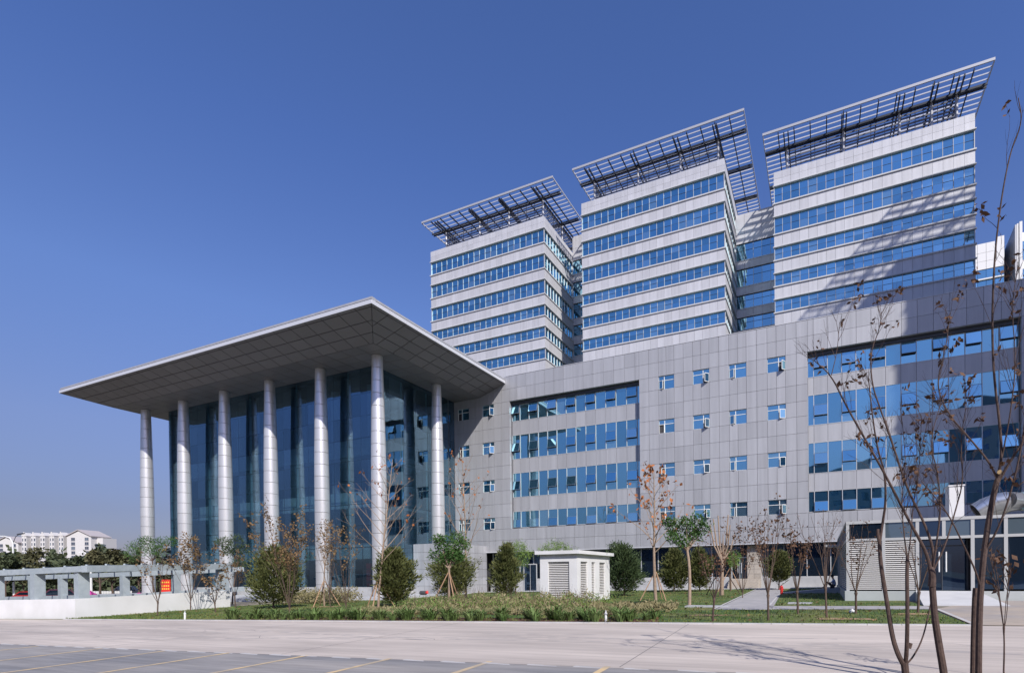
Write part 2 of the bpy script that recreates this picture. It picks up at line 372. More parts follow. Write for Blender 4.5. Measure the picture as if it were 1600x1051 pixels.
for i in range(47):
    x = -47+i; kk.hexa([(x, ey(x)-.1, gz(x, -35)-.1), (x+.985, ey(x+.985)-.1, gz(x, -35)-.1), (x+.985, ey(x+.985)+.02, gz(x, -35)-.1), (x, ey(x)+.02, gz(x, -35)-.1), (x, ey(x)-.1, gz(x, ey(x))+.035), (x+.985, ey(x+.985)-.1, gz(x+.985, ey(x))+.035), (x+.985, ey(x+.985)+.02, gz(x+.985, ey(x))+.05), (x, ey(x)+.02, gz(x, ey(x))+.05)])
struct('garden_kerb', kk, m_kerb)
pf = MB(); pf.box(-96, -39.8, -16.6, 0, -2.4, -.38); pf.box(-96, -39.4, -17.3, -16.6, -2.4, -.52)
struct('entrance_terrace', pf, M['conc_grey'])
struct('pavement', MB().hexa([(-39.8, -2.2, -.8), (24, -2.2, -.8), (24, 1.2, -.8), (-39.8, 1.2, -.8), (-39.8, -2.2, gz(-39.8, -2)+.08), (24, -2.2, gz(24, -2)+.08), (24, 1.2, gz(24, -2)+.1), (-39.8, 1.2, gz(-39.8, -2)+.1)]), M['conc_grey'])

# ================================================================== PODIUM
POD = thing('office_podium', 'long grey panelled office podium with ribbon windows in two recesses', 'building', (-15, 0, 0))
XG, XGL, YG = -45.76, -80.73, -12.54
P_ROWS = [24.88, 23.4, 21.95, 20.56, 19.0, 17.45, 16.06, 14.5, 12.95, 11.56, 10.0, 8.45, 7.06, 5.72, 4.42]
R1 = (-37.76, -21.8); R2 = (-5.42, 10.55)
r1b = [-37.76, -36.73]+[-35.5+1.205*k for k in range(12)]+[-21.8]
r2b = [-5.42, -4.91]+[-3.72+1.178*k for k in range(12)]+[10.55]
left = [-45.76, -45.2, -44.38, -43.55, -42.58, -41.61, -40.79, -39.96, -38.86, -37.76]
mid = [-21.8, -20.75]
wins = [(-45.2, -43.55, 0), (-41.61, -39.96, 1)]
for i in range(4):
    x = -19.70+3.573*i; mid += [x, x+.824, x+1.647, x+2.61]; wins.append((x, x+1.647, i % 2))
mid = mid[:-1]+[-6.38, -5.42]
right = [10.55, 11.7, 12.9]
PX = [(a, b) for g in (left, r1b, mid, r2b, right) for a, b in zip(g, g[1:])]
WZ = [(21.95-4.5*k-1.39, 21.95-4.5*k) for k in range(4)]
RZ = (7.06, 21.96)
cells = []
for (a, b) in PX:
    for z1, z0 in zip(P_ROWS, P_ROWS[1:]):
        c = (a+b)/2; zc = (z0+z1)/2
        if any(w0 < c < w1 for w0, w1, _ in wins) and any(q0 < zc < q1 for q0, q1 in WZ): continue
        if (R1[0] < c < R1[1] or R2[0] < c < R2[1]) and RZ[0] < zc < RZ[1]: continue
        cells.append((a, b, z0, z1))
GJ = .012
cells.sort(key=lambda c: -((c[1]-c[0])*(c[3]-c[2])/((Vector(((c[0]+c[1])/2, 0, c[2]))-CAMC).length_squared)) if c[0] < 10.6 else 1)
def panel_field(name, parent, lst, m, y0, y1):
    mb = MB()
    for a, b, z0, z1 in lst: mb.box(a+GJ, b-GJ, y0, y1, z0+GJ, z1-GJ)
    return tag(mb.build(name, m, parent), kind='stuff')
for a, b, z0, z1 in cells[:290]: pbox('panel', M['alu'], POD, a+GJ, b-GJ, rnd.uniform(-.004, .004), .32, z0+GJ, z1-GJ)
panel_field('panel_field', POD, cells[290:], M['alu'], 0, .32)
wl_ = MB()                                                   # structural wall behind the panels
for a, b in [(-45.76, -45.2), (-43.55, -41.61), (-39.96, -37.76)]: wl_.box(a, b, .34, .8, 4.42, 24.8)
gap = [(-21.8, -19.70)]+[(-19.70+3.573*i+1.647, -19.70+3.573*(i+1)) for i in range(3)]+[(-19.70+3.573*3+1.647, -5.42)]
for a, b in gap: wl_.box(a, b, .34, .8, 4.42, 24.8)
for w0, w1, _ in wins:
    zs = [24.8]+[z for q in WZ for z in (q[1], q[0])]+[4.42]
    for i in range(0, len(zs), 2): wl_.box(w0, w1, .34, .8, zs[i+1], zs[i])
for a, b in (R1, R2): wl_.box(a, b, .34, .8, 21.98, 24.8); wl_.box(a, b, .34, .8, 4.42, 7.06)
wl_.box(10.55, 23.1, .34, .8, 4.42, 24.8)
wl_.build('wall', M['joint'], POD)
bd = MB(); bd.box(-45.7, 23.1, .83, 23.5, 4.5, 24.5); bd.box(-45.7, 23.1, .36, .83, 24.5, 24.86); bd.box(-80, -45.7, .9, 23, 0, 24.4); bd.box(-45.7, 23.1, 1.6, 23, -1, 4.5)
bd.build('core', M['backing'], POD)
MB().box(-45.7, 23.1, .84, 24.4, 24.52, 24.6).build('roof_slab', M['roofdeck'], POD)
pbox('coping', M['alu_light'], POD, -38.2, 12.9, -.03, .36, 24.885, 24.93)
pbox('lower_edge_trim', M['fascia'], POD, -41.2, 23.1, -.05, .3, 4.31, 4.415)
pbox('soffit', M['dark_frame'], POD, -45.7, 23.1, .0, 1.3, 4.25, 4.30)
MB().box(12.9, 23.1, 0, .32, 4.42, 24.88).build('end_wall', M['alu'], POD)
def sash(parent, x0, x1, y, z0, z1, hinge, ang, m, t=.07, fm=None):
    """an opened light: frame ring with its pane, swung out"""
    mb = MB(); w, h = x1-x0, z1-z0
    mb.box(-w/2, w/2, -.03, .03, 0, t); mb.box(-w/2, w/2, -.03, .03, h-t, h); mb.box(-w/2, -w/2+t, -.03, .03, t, h-t); mb.box(w/2-t, w/2, -.03, .03, t, h-t)
    mb.box(-w/2+t, w/2-t, -.008, .008, t, h-t, 1)
    R = Matrix.Rotation(ang, 4, 'X' if hinge in 'TB' else 'Z')
    piv = Vector((0, 0, h)) if hinge == 'T' else Vector((-w/2, 0, 0)) if hinge == 'L' else Vector((w/2, 0, 0))
    mb.v = [tuple(R @ (Vector(v)-piv)+piv) for v in mb.v]
    c = Vector(((x0+x1)/2, y, z0)); mb.v = [tuple(Vector(v)+c) for v in mb.v]
    return mb.build('open_sash', [fm or M['white_frame'], m], parent)
for (w0, w1, typ) in wins:                                   # 24 small windows
    for k, (z0, z1) in enumerate(WZ):
        mb = MB(); y0, y1 = .10, .20; t = .03
        sp = w0+(w1-w0)*(.36 if typ == 0 else .62); zt = z0+(z1-z0)*.66
        mb.box(w0+.01, w1-.01, y0, y1, z0+.01, z0+t); mb.box(w0+.01, w1-.01, y0, y1, z1-t, z1-.01); mb.box(w0+.01, w0+t, y0, y1, z0+t, z1-t); mb.box(w1-t, w1-.01, y0, y1, z0+t, z1-t)
        mb.box(sp-.035, sp+.035, y0-.01, y1, z0+t, z1-t); mb.box(w0+t, w1-t, y0+.003, y1-.003, zt-.028, zt+.028)
        f = mb.build('window', M['white_frame'], POD)
        for (a, b, c, d) in ((w0+t, sp-.035, zt+.028, z1-t), (sp+.035, w1-t, zt+.028, z1-t), (w0+t, sp-.035, z0+t, zt-.028), (sp+.035, w1-t, z0+t, zt-.028)):
            small = c < zt and ((typ == 0 and a < sp) or (typ == 1 and a > sp))
            if small:
                ang = math.radians(rnd.choice((18, 24, 30, 50, 60)))
                if typ == 0: sash(f, a, b, .06, c, d, 'L' if rnd.random() < .75 else 'R', -ang if True else ang, M['glass_blue'], .05)
                else: sash(f, a, b, .06, c, d, 'R', ang, M['glass_blue'], .05)
                pbox('dark_opening', M['backing'], f, a, b, .19, .21, c, d)
            else: pbox('pane', M['glass_blue'], f, a, b, .14, .16, c, d)
WROW = [(19.7, 21.6), (15.23, 18.1), (10.74, 13.64), (7.16, 9.12)]
for bounds, (xa, xb), odd in ((r1b, R1, 0), (r2b, R2, 1)):     # ribbon windows and spandrels in the two recesses
    MB().box(xa, xb, .42, .8, 21.62, 21.96).build('head_beam', M['dark_frame'], POD)
    for r, (z0, z1) in enumerate(WROW):
        mb = MB(); y0, y1 = .60, .74
        mb.box(xa, xb, y0, y1, z0, z0+.05); mb.box(xa, xb, y0, y1, z1-.05, z1)
        for x in bounds: mb.box(max(xa, x-.028), min(xb, x+.028), y0-.02, y1, z0+.05, z1-.05)
        rw = mb.build('ribbon_window', M['grey_frame'], POD)
        for i, (a, b) in enumerate(zip(bounds, bounds[1:])):
            if b-a < .3: continue
            a += .028; b -= .028; h = z1-z0
            opening = (i % 2 == odd) and (b-a > .6)
            if not opening:
                pbox('pane', M['glass_blue'], rw, a, b, .66, .69, z0+.05, z1-.05)
            else:
                q0, q1 = ((.42, .98), (.30, .66), (.30, .66), (.03, .5))[r]
                s0, s1 = z0+h*q0, z0+h*q1
                if s1 < z1-.1: pbox('pane', M['glass_blue'], rw, a, b, .66, .69, s1, z1-.05)
                if s0 > z0+.1: pbox('pane', M['glass_blue'], rw, a, b, .66, .69, z0+.05, s0)
                ang = -math.radians(rnd.choice((8, 10, 12, 14)) if r != 3 else rnd.choice((3, 6, 9)))
                sash(rw, a, b, .58, s0, s1, 'T', ang, M['glass_blue'], .03, M['sash_frame'])
        if r < 3:
            lo = WROW[r+1][1]
            for a, b in zip(bounds, bounds[1:]): pbox('spandrel_panel', M['alu'], POD, a+.012, b-.012, .62, .78, lo+.01, z0-.01)
# ground floor: plinth, shop glazing, entrance, stone pier
pl = MB(); pl.box(-41.2, -12.7, .75, 1.25, -.6, 1.12); pl.box(-9.75, 23.1, .75, 1.25, -.6, 1.12); pl.build('plinth', M['conc_grey'], POD)
sf = MB(); xs = [-41.0+1.89*i for i in range(15)]+[-12.62]; xr = [-9.7+2.05*i for i in range(16)]
for g in (xs, xr):
    for x in g: sf.box(x-.04, x+.04, 1.02, 1.2, 1.12, 4.3)
    sf.box(g[0], g[-1], 1.03, 1.19, 4.22, 4.3); sf.box(g[0], g[-1], 1.03, 1.19, 1.12, 1.18)
sh = sf.build('shop_glazing', M['grey_frame'], POD)
for g in (xs, xr):
    for a, b in zip(g, g[1:]): pbox('pane', M['glass_dark'], sh, a+.04, b-.04, 1.10, 1.13, 1.18, 4.22)
st = MB()
for i in range(4): st.box(-12.7, -9.9, -1.1+.35*i, -1.1+.35*(i+1), -.1, .3+.2*i)
st.box(-12.7, -9.75, .3, 1.3, -.1, 1.0); st.build('entrance_step', M['stone'], POD)
pier = MB().box(-11.02, -9.75, .62, 1.3, 1.0, 4.25).build('stone_pier', M['stone'], POD)
for k in range(7):
    for j in range(2):
        pbox('stone_block', M['stone'], pier, -11.04+.645*j+.01, -11.04+.645*(j+1)-.01, .56+rnd.uniform(0, .01), .62, 1.0+.464*k+.01, 1.0+.464*(k+1)-.01)
dr = MB(); dr.box(-12.62, -12.54, 1.0, 1.15, 1.0, 4.25); dr.box(-11.1, -11.02, 1.0, 1.15, 1.0, 4.25); dr.box(-12.54, -11.1, 1.0, 1.15, 3.05, 3.15); dr.box(-11.84, -11.80, 1.02, 1.12, 1.0, 3.05)
dd = dr.build('glass_door', M['grey_frame'], POD)
for a, b, z0, z1 in ((-12.54, -11.84, 1.02, 3.05), (-11.80, -11.1, 1.02, 3.05), (-12.54, -11.1, 3.15, 4.22)): pbox('pane', M['glass_dark'], dd, a, b, 1.06, 1.08, z0, z1)
for x in (-11.99, -11.65): MB().tube([(x, .96, 1.55), (x, .96, 2.55)], .035, 8).build('handle', M['fascia'], dd)
d2 = MB(); d2.box(-36.5, -36.4, .65, .71, -.3, 2.9); d2.box(-34.8, -34.7, .65, .71, -.3, 2.9); d2.box(-36.4, -34.8, .65, .71, 2.8, 2.9); d2.box(-35.62, -35.58, .65, .71, -.3, 2.8)
d2 = d2.build('side_door', M['grey_frame'], POD)
for a in (-36.4, -35.58): pbox('pane', M['glass_dark'], d2, a, a+.78, .67, .69, -.25, 2.8)
# low clad block beside the hall
vb = MB().box(-45.6, -41.35, -7.2, .3, -.6, 5.05).build('side_block', M['backing'], POD)
for i in range(6):
    a = -45.7+.745*i; b = a+.745
    for j in range(6): pbox('panel', M['alu'], vb, a+GJ, b-GJ, -7.4, -7.2, 5.12-.92*(j+1)+GJ, 5.12-.92*j-GJ)
for i in range(9):
    y = -7.2+.8*i
    for j in range(6): pbox('panel', M['alu'], vb, -41.35, -41.2, y+GJ, y+.8-GJ, 5.12-.92*(j+1)+GJ, 5.12-.92*j-GJ)

# ================================================================== TOWERS
YT = 24.5
SILL = [37.51, 41.11, 44.71, 48.31, 52.52, 56.73]
HEAD = [39.41, 43.01, 46.61, 50.79, 55.0, 59.21]
def tower(label, x0, x1, nf, zt, tre, posts, sideR, group='office towers on the podium', ncol=20, Y0=YT, depth=22, base=24.6, name='office_tower', detail=True):
    T = thing(name, label, 'tower', ((x0+x1)/2, Y0, base), group)
    MB().box(x0+.34, x1-.34, Y0+.34, Y0+depth-.34, base, zt-.4).build('core', M['backing'], T)
    MB().box(x0+.3, x1-.3, Y0+.3, Y0+depth-.3, zt-.4, zt-.3).build('roof_slab', M['roofdeck'], T)
    rows = []                                                # (z0, z1) of cladding rows
    lo = base
    for k in range(nf): rows.append((lo, SILL[k])); lo = HEAD[k]
    rows += [(lo, (lo+zt)/2), ((lo+zt)/2, zt)]
    rows[0] = (SILL[0]-1.75, SILL[0])
    fx = [x0+(x1-x0)*i/ncol for i in range(ncol+1)]
    led = MB()
    if detail:
        MB().box(x0, x1, Y0, Y0+.3, base, SILL[0]-1.75).build('lower_wall', M['alu_light'], T)
    for a, b in zip(fx, fx[1:]):
        for z0, z1 in rows: pbox('spandrel_panel', M['alu_light'], T, a+.011, b-.011, Y0+rnd.uniform(-.004, .004), Y0+.3, z0+.011, z1-.011)
    for k in range(nf):
        led.box(x0-.12, x1+.12, Y0-.14, Y0+.22, SILL[k]-.06, SILL[k]+.10); led.box(x0-.12, x1+.12, Y0-.12, Y0+.22, HEAD[k]-.06, HEAD[k]+.06)
        z0, z1 = SILL[k]+.10, HEAD[k]-.06
        mb = MB()
        for x in fx: mb.box(max(x0+.05, x-.026), min(x1-.05, x+.026), Y0+.13, Y0+.28, z0, z1)
        mb.box(x0+.02, x0+.10, Y0+.04, Y0+.28, z0, z1); mb.box(x1-.10, x1-.02, Y0+.04, Y0+.28, z0, z1)
        zm = z0+(z1-z0)*.52
        mb.box(x0+.1, x1-.1, Y0+.16, Y0+.27, zm-.012, zm+.012, 1)
        rw = mb.build('window_band', [M['grey_frame'], M['dark_frame']], T)
        for i, (a, b) in enumerate(zip(fx, fx[1:])):
            if i % 2 == 1 and detail:
                pbox('pane', M['glass_tower'], rw, a+.026, b-.026, Y0+.20, Y0+.23, zm, z1)
                o = pbox('open_sash', M['glass_tower'], rw, a+.05, b-.05, Y0+.14, Y0+.18, z0+.02, zm-.02, (math.radians(-rnd.uniform(.5, 3.5)), 0, 0))
            else: pbox('pane', M['glass_tower'], rw, a+.026, b-.026, Y0+.20, Y0+.23, z0, z1)
    # flanks
    for sx, on in ((1, sideR), (-1, False)):
        X = x1 if sx > 0 else x0; i0, i1 = (X-.3, X) if sx > 0 else (X, X+.3)
        if on:
            n = 10; fy = [Y0+.3+(10.9-.3)*i/n for i in range(n+1)]
            for a, b in zip(fy, fy[1:]):
                for z0, z1 in rows: pbox('spandrel_panel', M['alu_light'], T, i0, i1, a+.011, b-.011, z0+.011, z1-.011)
            MB().box(i0, i1, Y0+10.9, Y0+depth, base, zt).build('rear_wall', M['alu_light'], T)
            MB().box(i0, i1, Y0+.3, Y0+10.9, base, SILL[0]-1.75).build('lower_wall', M['alu_light'], T)
            for k in range(nf):
                z0, z1 = SILL[k]+.10, HEAD[k]-.06
                led.box(X+.0 if sx > 0 else X-.12, X+.12 if sx > 0 else X, Y0+.22, Y0+10.8, SILL[k]-.06, SILL[k]+.10)
                led.box(X, X+.10, Y0+.22, Y0+10.8, HEAD[k]-.06, HEAD[k]+.06)
                mb = MB()
                for y in fy: mb.box(X-.28, X-.10, y-.04, y+.04, z0, z1)
                rw = mb.build('window_band', M['white_frame'], T)
                for a, b in zip(fy, fy[1:]): pbox('pane', M['glass_tower'], rw, X-.23, X-.20, a+.04, b-.04, z0, z1)
        else:
            mb = MB()
            for z0, z1 in rows: mb.box(i0, i1, Y0+.3, Y0+depth, z0, z1)
            for k in range(nf): mb.box(i0+.1, i1-.1, Y0+.3, Y0+depth, SILL[k], HEAD[k], 1)
            mb.box(i0, i1, Y0+.3, Y0+depth, base, SILL[0]-1.75)
            mb.build('flank_wall', [M['alu_light'], M['glass_tower']], T)
    MB().box(x0, x1, Y0+depth-.3, Y0+depth, base, zt).build('back_wall', M['alu_light'], T)
    led.build('ledge', M['ledge'], T)
    # roof trellis: flat grid on posts, louvre screens below
    if tre:
        tx0, tx1, ty0, ty1, tz = tre
        fr = MB(); fr.box(tx0, tx1, ty0, ty0+.14, tz-.06, tz+.26); fr.box(tx0, tx1, ty1-.12, ty1, tz-.14, tz+.14)
        fr.box(tx0, tx0+.1, ty0+.14, ty1-.12, tz-.1, tz+.12); fr.box(tx1-.1, tx1, ty0+.14, ty1-.12, tz-.1, tz+.12)
        fr.build('trellis_edge', M['trellis'], T)
        n = int((ty1-ty0)/.86)
        for i in range(1, n):
            y = ty0+(ty1-ty0)*i/n
            pbox('trellis_slat', M['trellis'], T, tx0+.1, tx1-.1, y-.18, y+.18, tz-.02, tz+.02, (math.radians(58), 0, 0))
        nr = 13
        for i in range(1, nr):
            x = tx0+(tx1-tx0)*i/nr
            pbox('trellis_rib', M['trellis_dark'], T, x-.06, x+.06, ty0+.14, ty1-.12, tz-.36, tz-.15)
        yp = Y0+2.3
        bm = MB()
        for yb in (yp, yp+7.2, yp+14.4): bm.box(tx0+.1, tx1-.1, yb-.30, yb-.18, tz-.62, tz-.37); bm.box(tx0+.1, tx1-.1, yb+.18, yb+.30, tz-.62, tz-.37)
        for x in posts:
            bm.box(x-.34, x-.2, ty0+.14, ty1-.2, tz-.7, tz-.38); bm.box(x+.2, x+.34, ty0+.14, ty1-.2, tz-.7, tz-.38)
        bm.build('trellis_beam', M['trellis_dark'], T)
        for x in posts: MB().tube([(x, yp, zt-.4), (x, yp, tz-.5)], .16, 8).build('trellis_post', M['trellis'], T)
        ex = posts[-1]
        for y in (yp+7.2, yp+14.4): MB().tube([(ex, y, zt-.4), (ex, y, tz-.5)], .16, 8).build('trellis_post', M['trellis'], T)
        zz = zt+.15; k = 0
        while zz < tz-.75:
            for a, b in zip(posts, posts[1:]):
                pbox('screen_louver', M['louver_mid'], T, a+.17, b-.17, yp-.02, yp+.02, zz, zz+.19)
            pbox('screen_louver', M['louver_mid'], T, ex-.02, ex+.02, yp+.2, yp+14.2, zz, zz+.19)
            pbox('screen_louver', M['louver_mid'], T, posts[0]-.02, posts[0]+.02, yp+.2, yp+14.2, zz, zz+.19)
            zz += .42
        mb = MB()                                            # plant enclosure behind the louvres
        mb.box(posts[0]+1.2, ex-1.2, yp+2.2, yp+13.5, zt-.4, zt+2.6)
        mb.build('plant_room', M['backing'], T)
        vs = MB()
        for a, b in zip(posts, posts[1:]):
            for j in range(1, 4):
                x = a+(b-a)*j/4; vs.box(x-.03, x+.03, yp+.16, yp+.24, zt-.3, tz-.6)
        for y in [yp+2.05*j for j in range(1, 8)]: vs.box(ex-.16, ex-.1, y-.03, y+.03, zt-.3, tz-.6)
        tag(vs.build('screen_stud', M['trellis_dark'], T), kind='stuff')
    return T
ZA, ZB = 61.14, 56.93
tower('six storey grey banded tower nearest the glass entrance hall', -69.88, -46.2, 6, ZA, (-71.3, -44.1, 23.8, 46, 66.4), [-68.1, -60.6, -54.4, -47.6], True)
tower('six storey banded tower standing between the two other towers', -39.36, -16.75, 6, ZA, (-40.6, -13.85, 23.8, 46, 66.4), [-38.0, -30.5, -23.7, -18.0], True)
tower('right-hand banded tower with pale blue windows and a cast shadow low on it', -10.06, 13.09, 5, ZB, (-11.43, 14.95, 23.8, 46, 62.0), [-8.4, -1.2, 5.4, 9.0, 11.7], False, ncol=21)
tower('banded tower of the side wing out to the right of the podium', 23.2, 44, 6, ZA, (21.4, 46, -21, 11, 66.75), [25.2, 31, 37, 42.5], False, Y0=-18.8, depth=28, base=-.7, detail=False)
def linkblock(label, x0, x1, bands, ztop, zlow=24.6, Y0=35.4, ncol=5):
    T = thing('link_block', label, 'building', ((x0+x1)/2, Y0, zlow), 'glazed links between the towers')
    MB().box(x0+.02, x1-.02, Y0+.32, Y0+10, zlow, ztop-.1).build('core', M['backing'], T)
    fx = [x0+(x1-x0)*i/ncol for i in range(ncol+1)]
    top = ztop
    for z0, z1 in bands:                                     # (sill, head)
        n = 2 if top-z1 > 3 else 1
        for j in range(n):
            for a, b in zip(fx, fx[1:]): pbox('spandrel_panel', M['alu_light'], T, a+.011, b-.011, Y0, Y0+.3, z1+(top-z1)*j/n+.016, z1+(top-z1)*(j+1)/n-.016)
        mb = MB()
        for x in fx: mb.box(x-.03, x+.03, Y0+.12, Y0+.26, z0, z1)
        mb.box(x0, x1, Y0+.1, Y0+.28, z1-.1, z1, 1); mb.box(x0, x1, Y0+.13, Y0+.25, z0+(z1-z0)*.6, z0+(z1-z0)*.6+.03, 1)
        mb.box(x0, x1, Y0-.06, Y0+.2, z0-.07, z0+.07)
        rw = mb.build('window_band', [M['grey_frame'], M['dark_frame']], T)
        for a, b in zip(fx, fx[1:]): pbox('pane', M['glass_tower'], rw, a+.03, b-.03, Y0+.18, Y0+.2, z0+.07, z1-.1)
        top = z0
    MB().box(x0, x1, Y0, Y0+.3, zlow, top).build('lower_wall', M['alu_light'], T)
linkblock('recessed glazed link behind the left pair of towers', -46.18, -39.38, [(57.0, 59.6), (52.9, 55.6), (48.9, 51.7), (45.6, 47.7), (42.0, 44.2), (38.5, 40.7)], 64.0)
linkblock('recessed glazed link beside the right tower with a trellis shadow on its top', -16.73, -10.08, [(52.1, 54.9), (47.9, 50.8), (44.35, 46.6), (40.9, 43.0), (37.4, 39.5)], 59.65)

# ================================================================== ENTRANCE HALL
HALL = thing('entrance_hall', 'tall glass entrance hall under a huge flat canopy on silver columns', 'building', (-62, -12, 0))
CX0, CX1, CY0, CY1 = -88.62, -38.29, -19.98, -.02
ZI, ZO = 22.91, 24.1
INN = 3.628
cb = MB()
i0, i1, j0 = CX0+INN, CX1-INN, CY0+INN
# canopy body set 6 cm behind the cladding panels
e = .07
top = 24.52
cb.poly([(CX0+e, CY0+e, ZO+e), (i0, j0, ZI+e), (i1, j0, ZI+e), (CX1-e, CY0+e, ZO+e)])
cb.poly([(CX1-e, CY0+e, ZO+e), (i1, j0, ZI+e), (i1, CY1, ZI+e), (CX1-e, CY1, ZO+e)])
cb.poly([(CX0+e, CY1, ZO+e), (i0, CY1, ZI+e), (i0, j0, ZI+e), (CX0+e, CY0+e, ZO+e)])
cb.poly([(i0, j0, ZI+e), (i0, CY1, ZI+e), (i1, CY1, ZI+e), (i1, j0, ZI+e)])
cb.poly([(CX0+e, CY0+e, ZO+e), (CX1-e, CY0+e, ZO+e), (CX1-e, CY0+e, top), (CX0+e, CY0+e, top)])
cb.poly([(CX1-e, CY0+e, ZO+e), (CX1-e, CY1, ZO+e), (CX1-e, CY1, top), (CX1-e, CY0+e, top)])
cb.poly([(CX0+e, CY1, ZO+e), (CX0+e, CY0+e, ZO+e), (CX0+e, CY0+e, top), (CX0+e, CY1, top)])
cb.poly([(CX0+e, CY1, ZO+e), (CX0+e, CY1, top), (CX1-e, CY1, top), (CX1-e, CY1, ZO+e)])
cb.poly([(CX0+e, CY0+e, top), (CX1-e, CY0+e, top), (CX1-e, CY1, top), (CX0+e, CY1, top)])
CAN = cb.build('canopy', M['backing'], HALL)
gu = MB()                                                    # grey gutter strip above the white fascia
gu.box(CX0+.05, CX1-.05, CY0+.10, CY0+.5, ZO+.32, ZO+.62); gu.box(CX1-.5, CX1-.10, CY0+.5, CY1, ZO+.32, ZO+.62); gu.box(CX0+.10, CX0+.5, CY0+.5, CY1, ZO+.32, ZO+.62)
gu.build('gutter', M['alu'], CAN)
NX = 25; NY = 10
xs = [CX0+(CX1-CX0)*i/NX for i in range(NX+1)]; yy = [CY0+(CY1-CY0)*i/NY for i in range(NY+1)]
for a, b in zip(xs, xs[1:]): pbox('fascia_panel', M['fascia'], CAN, a+.012, b-.012, CY0, CY0+.06, ZO, ZO+.32)
for a, b in zip(yy, yy[1:]):
    pbox('fascia_panel', M['fascia'], CAN, CX1-.06, CX1, a+.012, b-.012, ZO, ZO+.32); pbox('fascia_panel', M['fascia'], CAN, CX0, CX0+.06, a+.012, b-.012, ZO, ZO+.32)
ts = (0.0, .08, .40, .70, 1.0)
def clip(poly, f):                                           # keep the part of a 2-D polygon where f >= 0
    out = []
    for p, q in zip(poly, poly[1:]+poly[:1]):
        a, b = f(p), f(q)
        if a >= 0: out.append(p)
        if (a >= 0) != (b >= 0): t = a/(a-b); out.append((p[0]+(q[0]-p[0])*t, p[1]+(q[1]-p[1])*t))
    return out
def brim(o, u, L, inw, cuts, minl, minr):
    """sloping brim along direction u from corner o; rows step inwards along inw; mitred at both ends"""
    o = Vector(o); u = Vector(u); inw = Vector(inw); nrm = u.cross(inw*INN+Vector((0, 0, ZI-ZO)))
    if nrm.z > 0: nrm = -nrm
    nrm.normalize()
    for t0, t1 in zip(ts, ts[1:]):
        for s0, s1 in zip(cuts, cuts[1:]):
            g = .032; w0, w1 = INN*t0+g, INN*t1-g
            P = [(s0+g, w0), (s1-g, w0), (s1-g, w1), (s0+g, w1)]
            if minl: P = clip(P, lambda p: p[0]-p[1]-.035)
            if minr and P: P = clip(P, lambda p: L-p[1]-.035-p[0])
            if len(P) < 3: continue
            V = [o+u*a+inw*b+Vector((0, 0, (ZI-ZO)*b/INN)) for a, b in P]
            n = len(V); mb = MB(); mb.v = [tuple(v) for v in V]+[tuple(v-nrm*.045) for v in V]
            mb.f = [tuple(range(n)), tuple(range(2*n-1, n-1, -1))]+[(i, n+i, n+(i+1) % n, (i+1) % n) for i in range(n)]; mb.mi = [0]*len(mb.f)
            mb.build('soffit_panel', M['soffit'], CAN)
brim((CX0, CY0, ZO), (1, 0, 0), CX1-CX0, (0, 1, 0), [x-CX0 for x in xs], 1, 1)
brim((CX1, CY0, ZO), (0, 1, 0), CY1-CY0, (-1, 0, 0), [y-CY0 for y in yy], 1, 0)
brim((CX0, CY0, ZO), (0, 1, 0), CY1-CY0, (1, 0, 0), [0, 8, 16, CY1-CY0], 1, 0)
fxs = [i0+(i1-i0)*i/21 for i in range(22)]
for a, b in zip(fxs, fxs[1:]):
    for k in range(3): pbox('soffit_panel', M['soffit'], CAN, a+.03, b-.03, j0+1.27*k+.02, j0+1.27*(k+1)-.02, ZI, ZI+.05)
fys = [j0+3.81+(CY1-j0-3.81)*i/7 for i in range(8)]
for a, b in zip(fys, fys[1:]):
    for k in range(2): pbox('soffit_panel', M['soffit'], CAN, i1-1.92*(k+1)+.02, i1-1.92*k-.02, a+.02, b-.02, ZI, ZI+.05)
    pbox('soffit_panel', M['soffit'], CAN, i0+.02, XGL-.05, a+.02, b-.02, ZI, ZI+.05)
# seven columns built of drums, slightly swelling
CB = -.4
def colr(z):
    t = (z-CB)/(ZI-CB); return .725-.05*(1-t)**3-.235*max(0, (t-.35)/.65)**1.7
CP = [(-43.75-7.76*k, -14.1) for k in range(6)]+[(-43.75, -5.56)]
NDR = 19
_dm = []
for k in range(NDR):
    z0, z1 = CB+(ZI-CB)*k/NDR, CB+(ZI-CB)*(k+1)/NDR
    mb = MB(); g = .014
    prof = [(colr(z0)-.05, z0+g), (colr(z0)-.012, z0+g), (colr(z0), z0+g+.012)]+[(colr(z0+(z1-z0)*i/3), z0+(z1-z0)*i/3) for i in (1, 2)]+[(colr(z1), z1-g-.012), (colr(z1)-.012, z1-g), (colr(z1)-.05, z1-g)]
    mb.lathe(prof, 0, 0, 32); _dm.append(mb.mesh('column_drum', M['drum'], smooth=True))
for (x, y) in CP:
    mb = MB(); mb.lathe([(colr(CB+(ZI-CB)*i/12)-.04, CB+(ZI-CB)*i/12) for i in range(13)], x, y, 16)
    c = mb.build('column', M['backing'], HALL, (x, y, 0))
    for me in _dm: link(bpy.data.objects.new('column_drum', me), c, (x, y, 0))
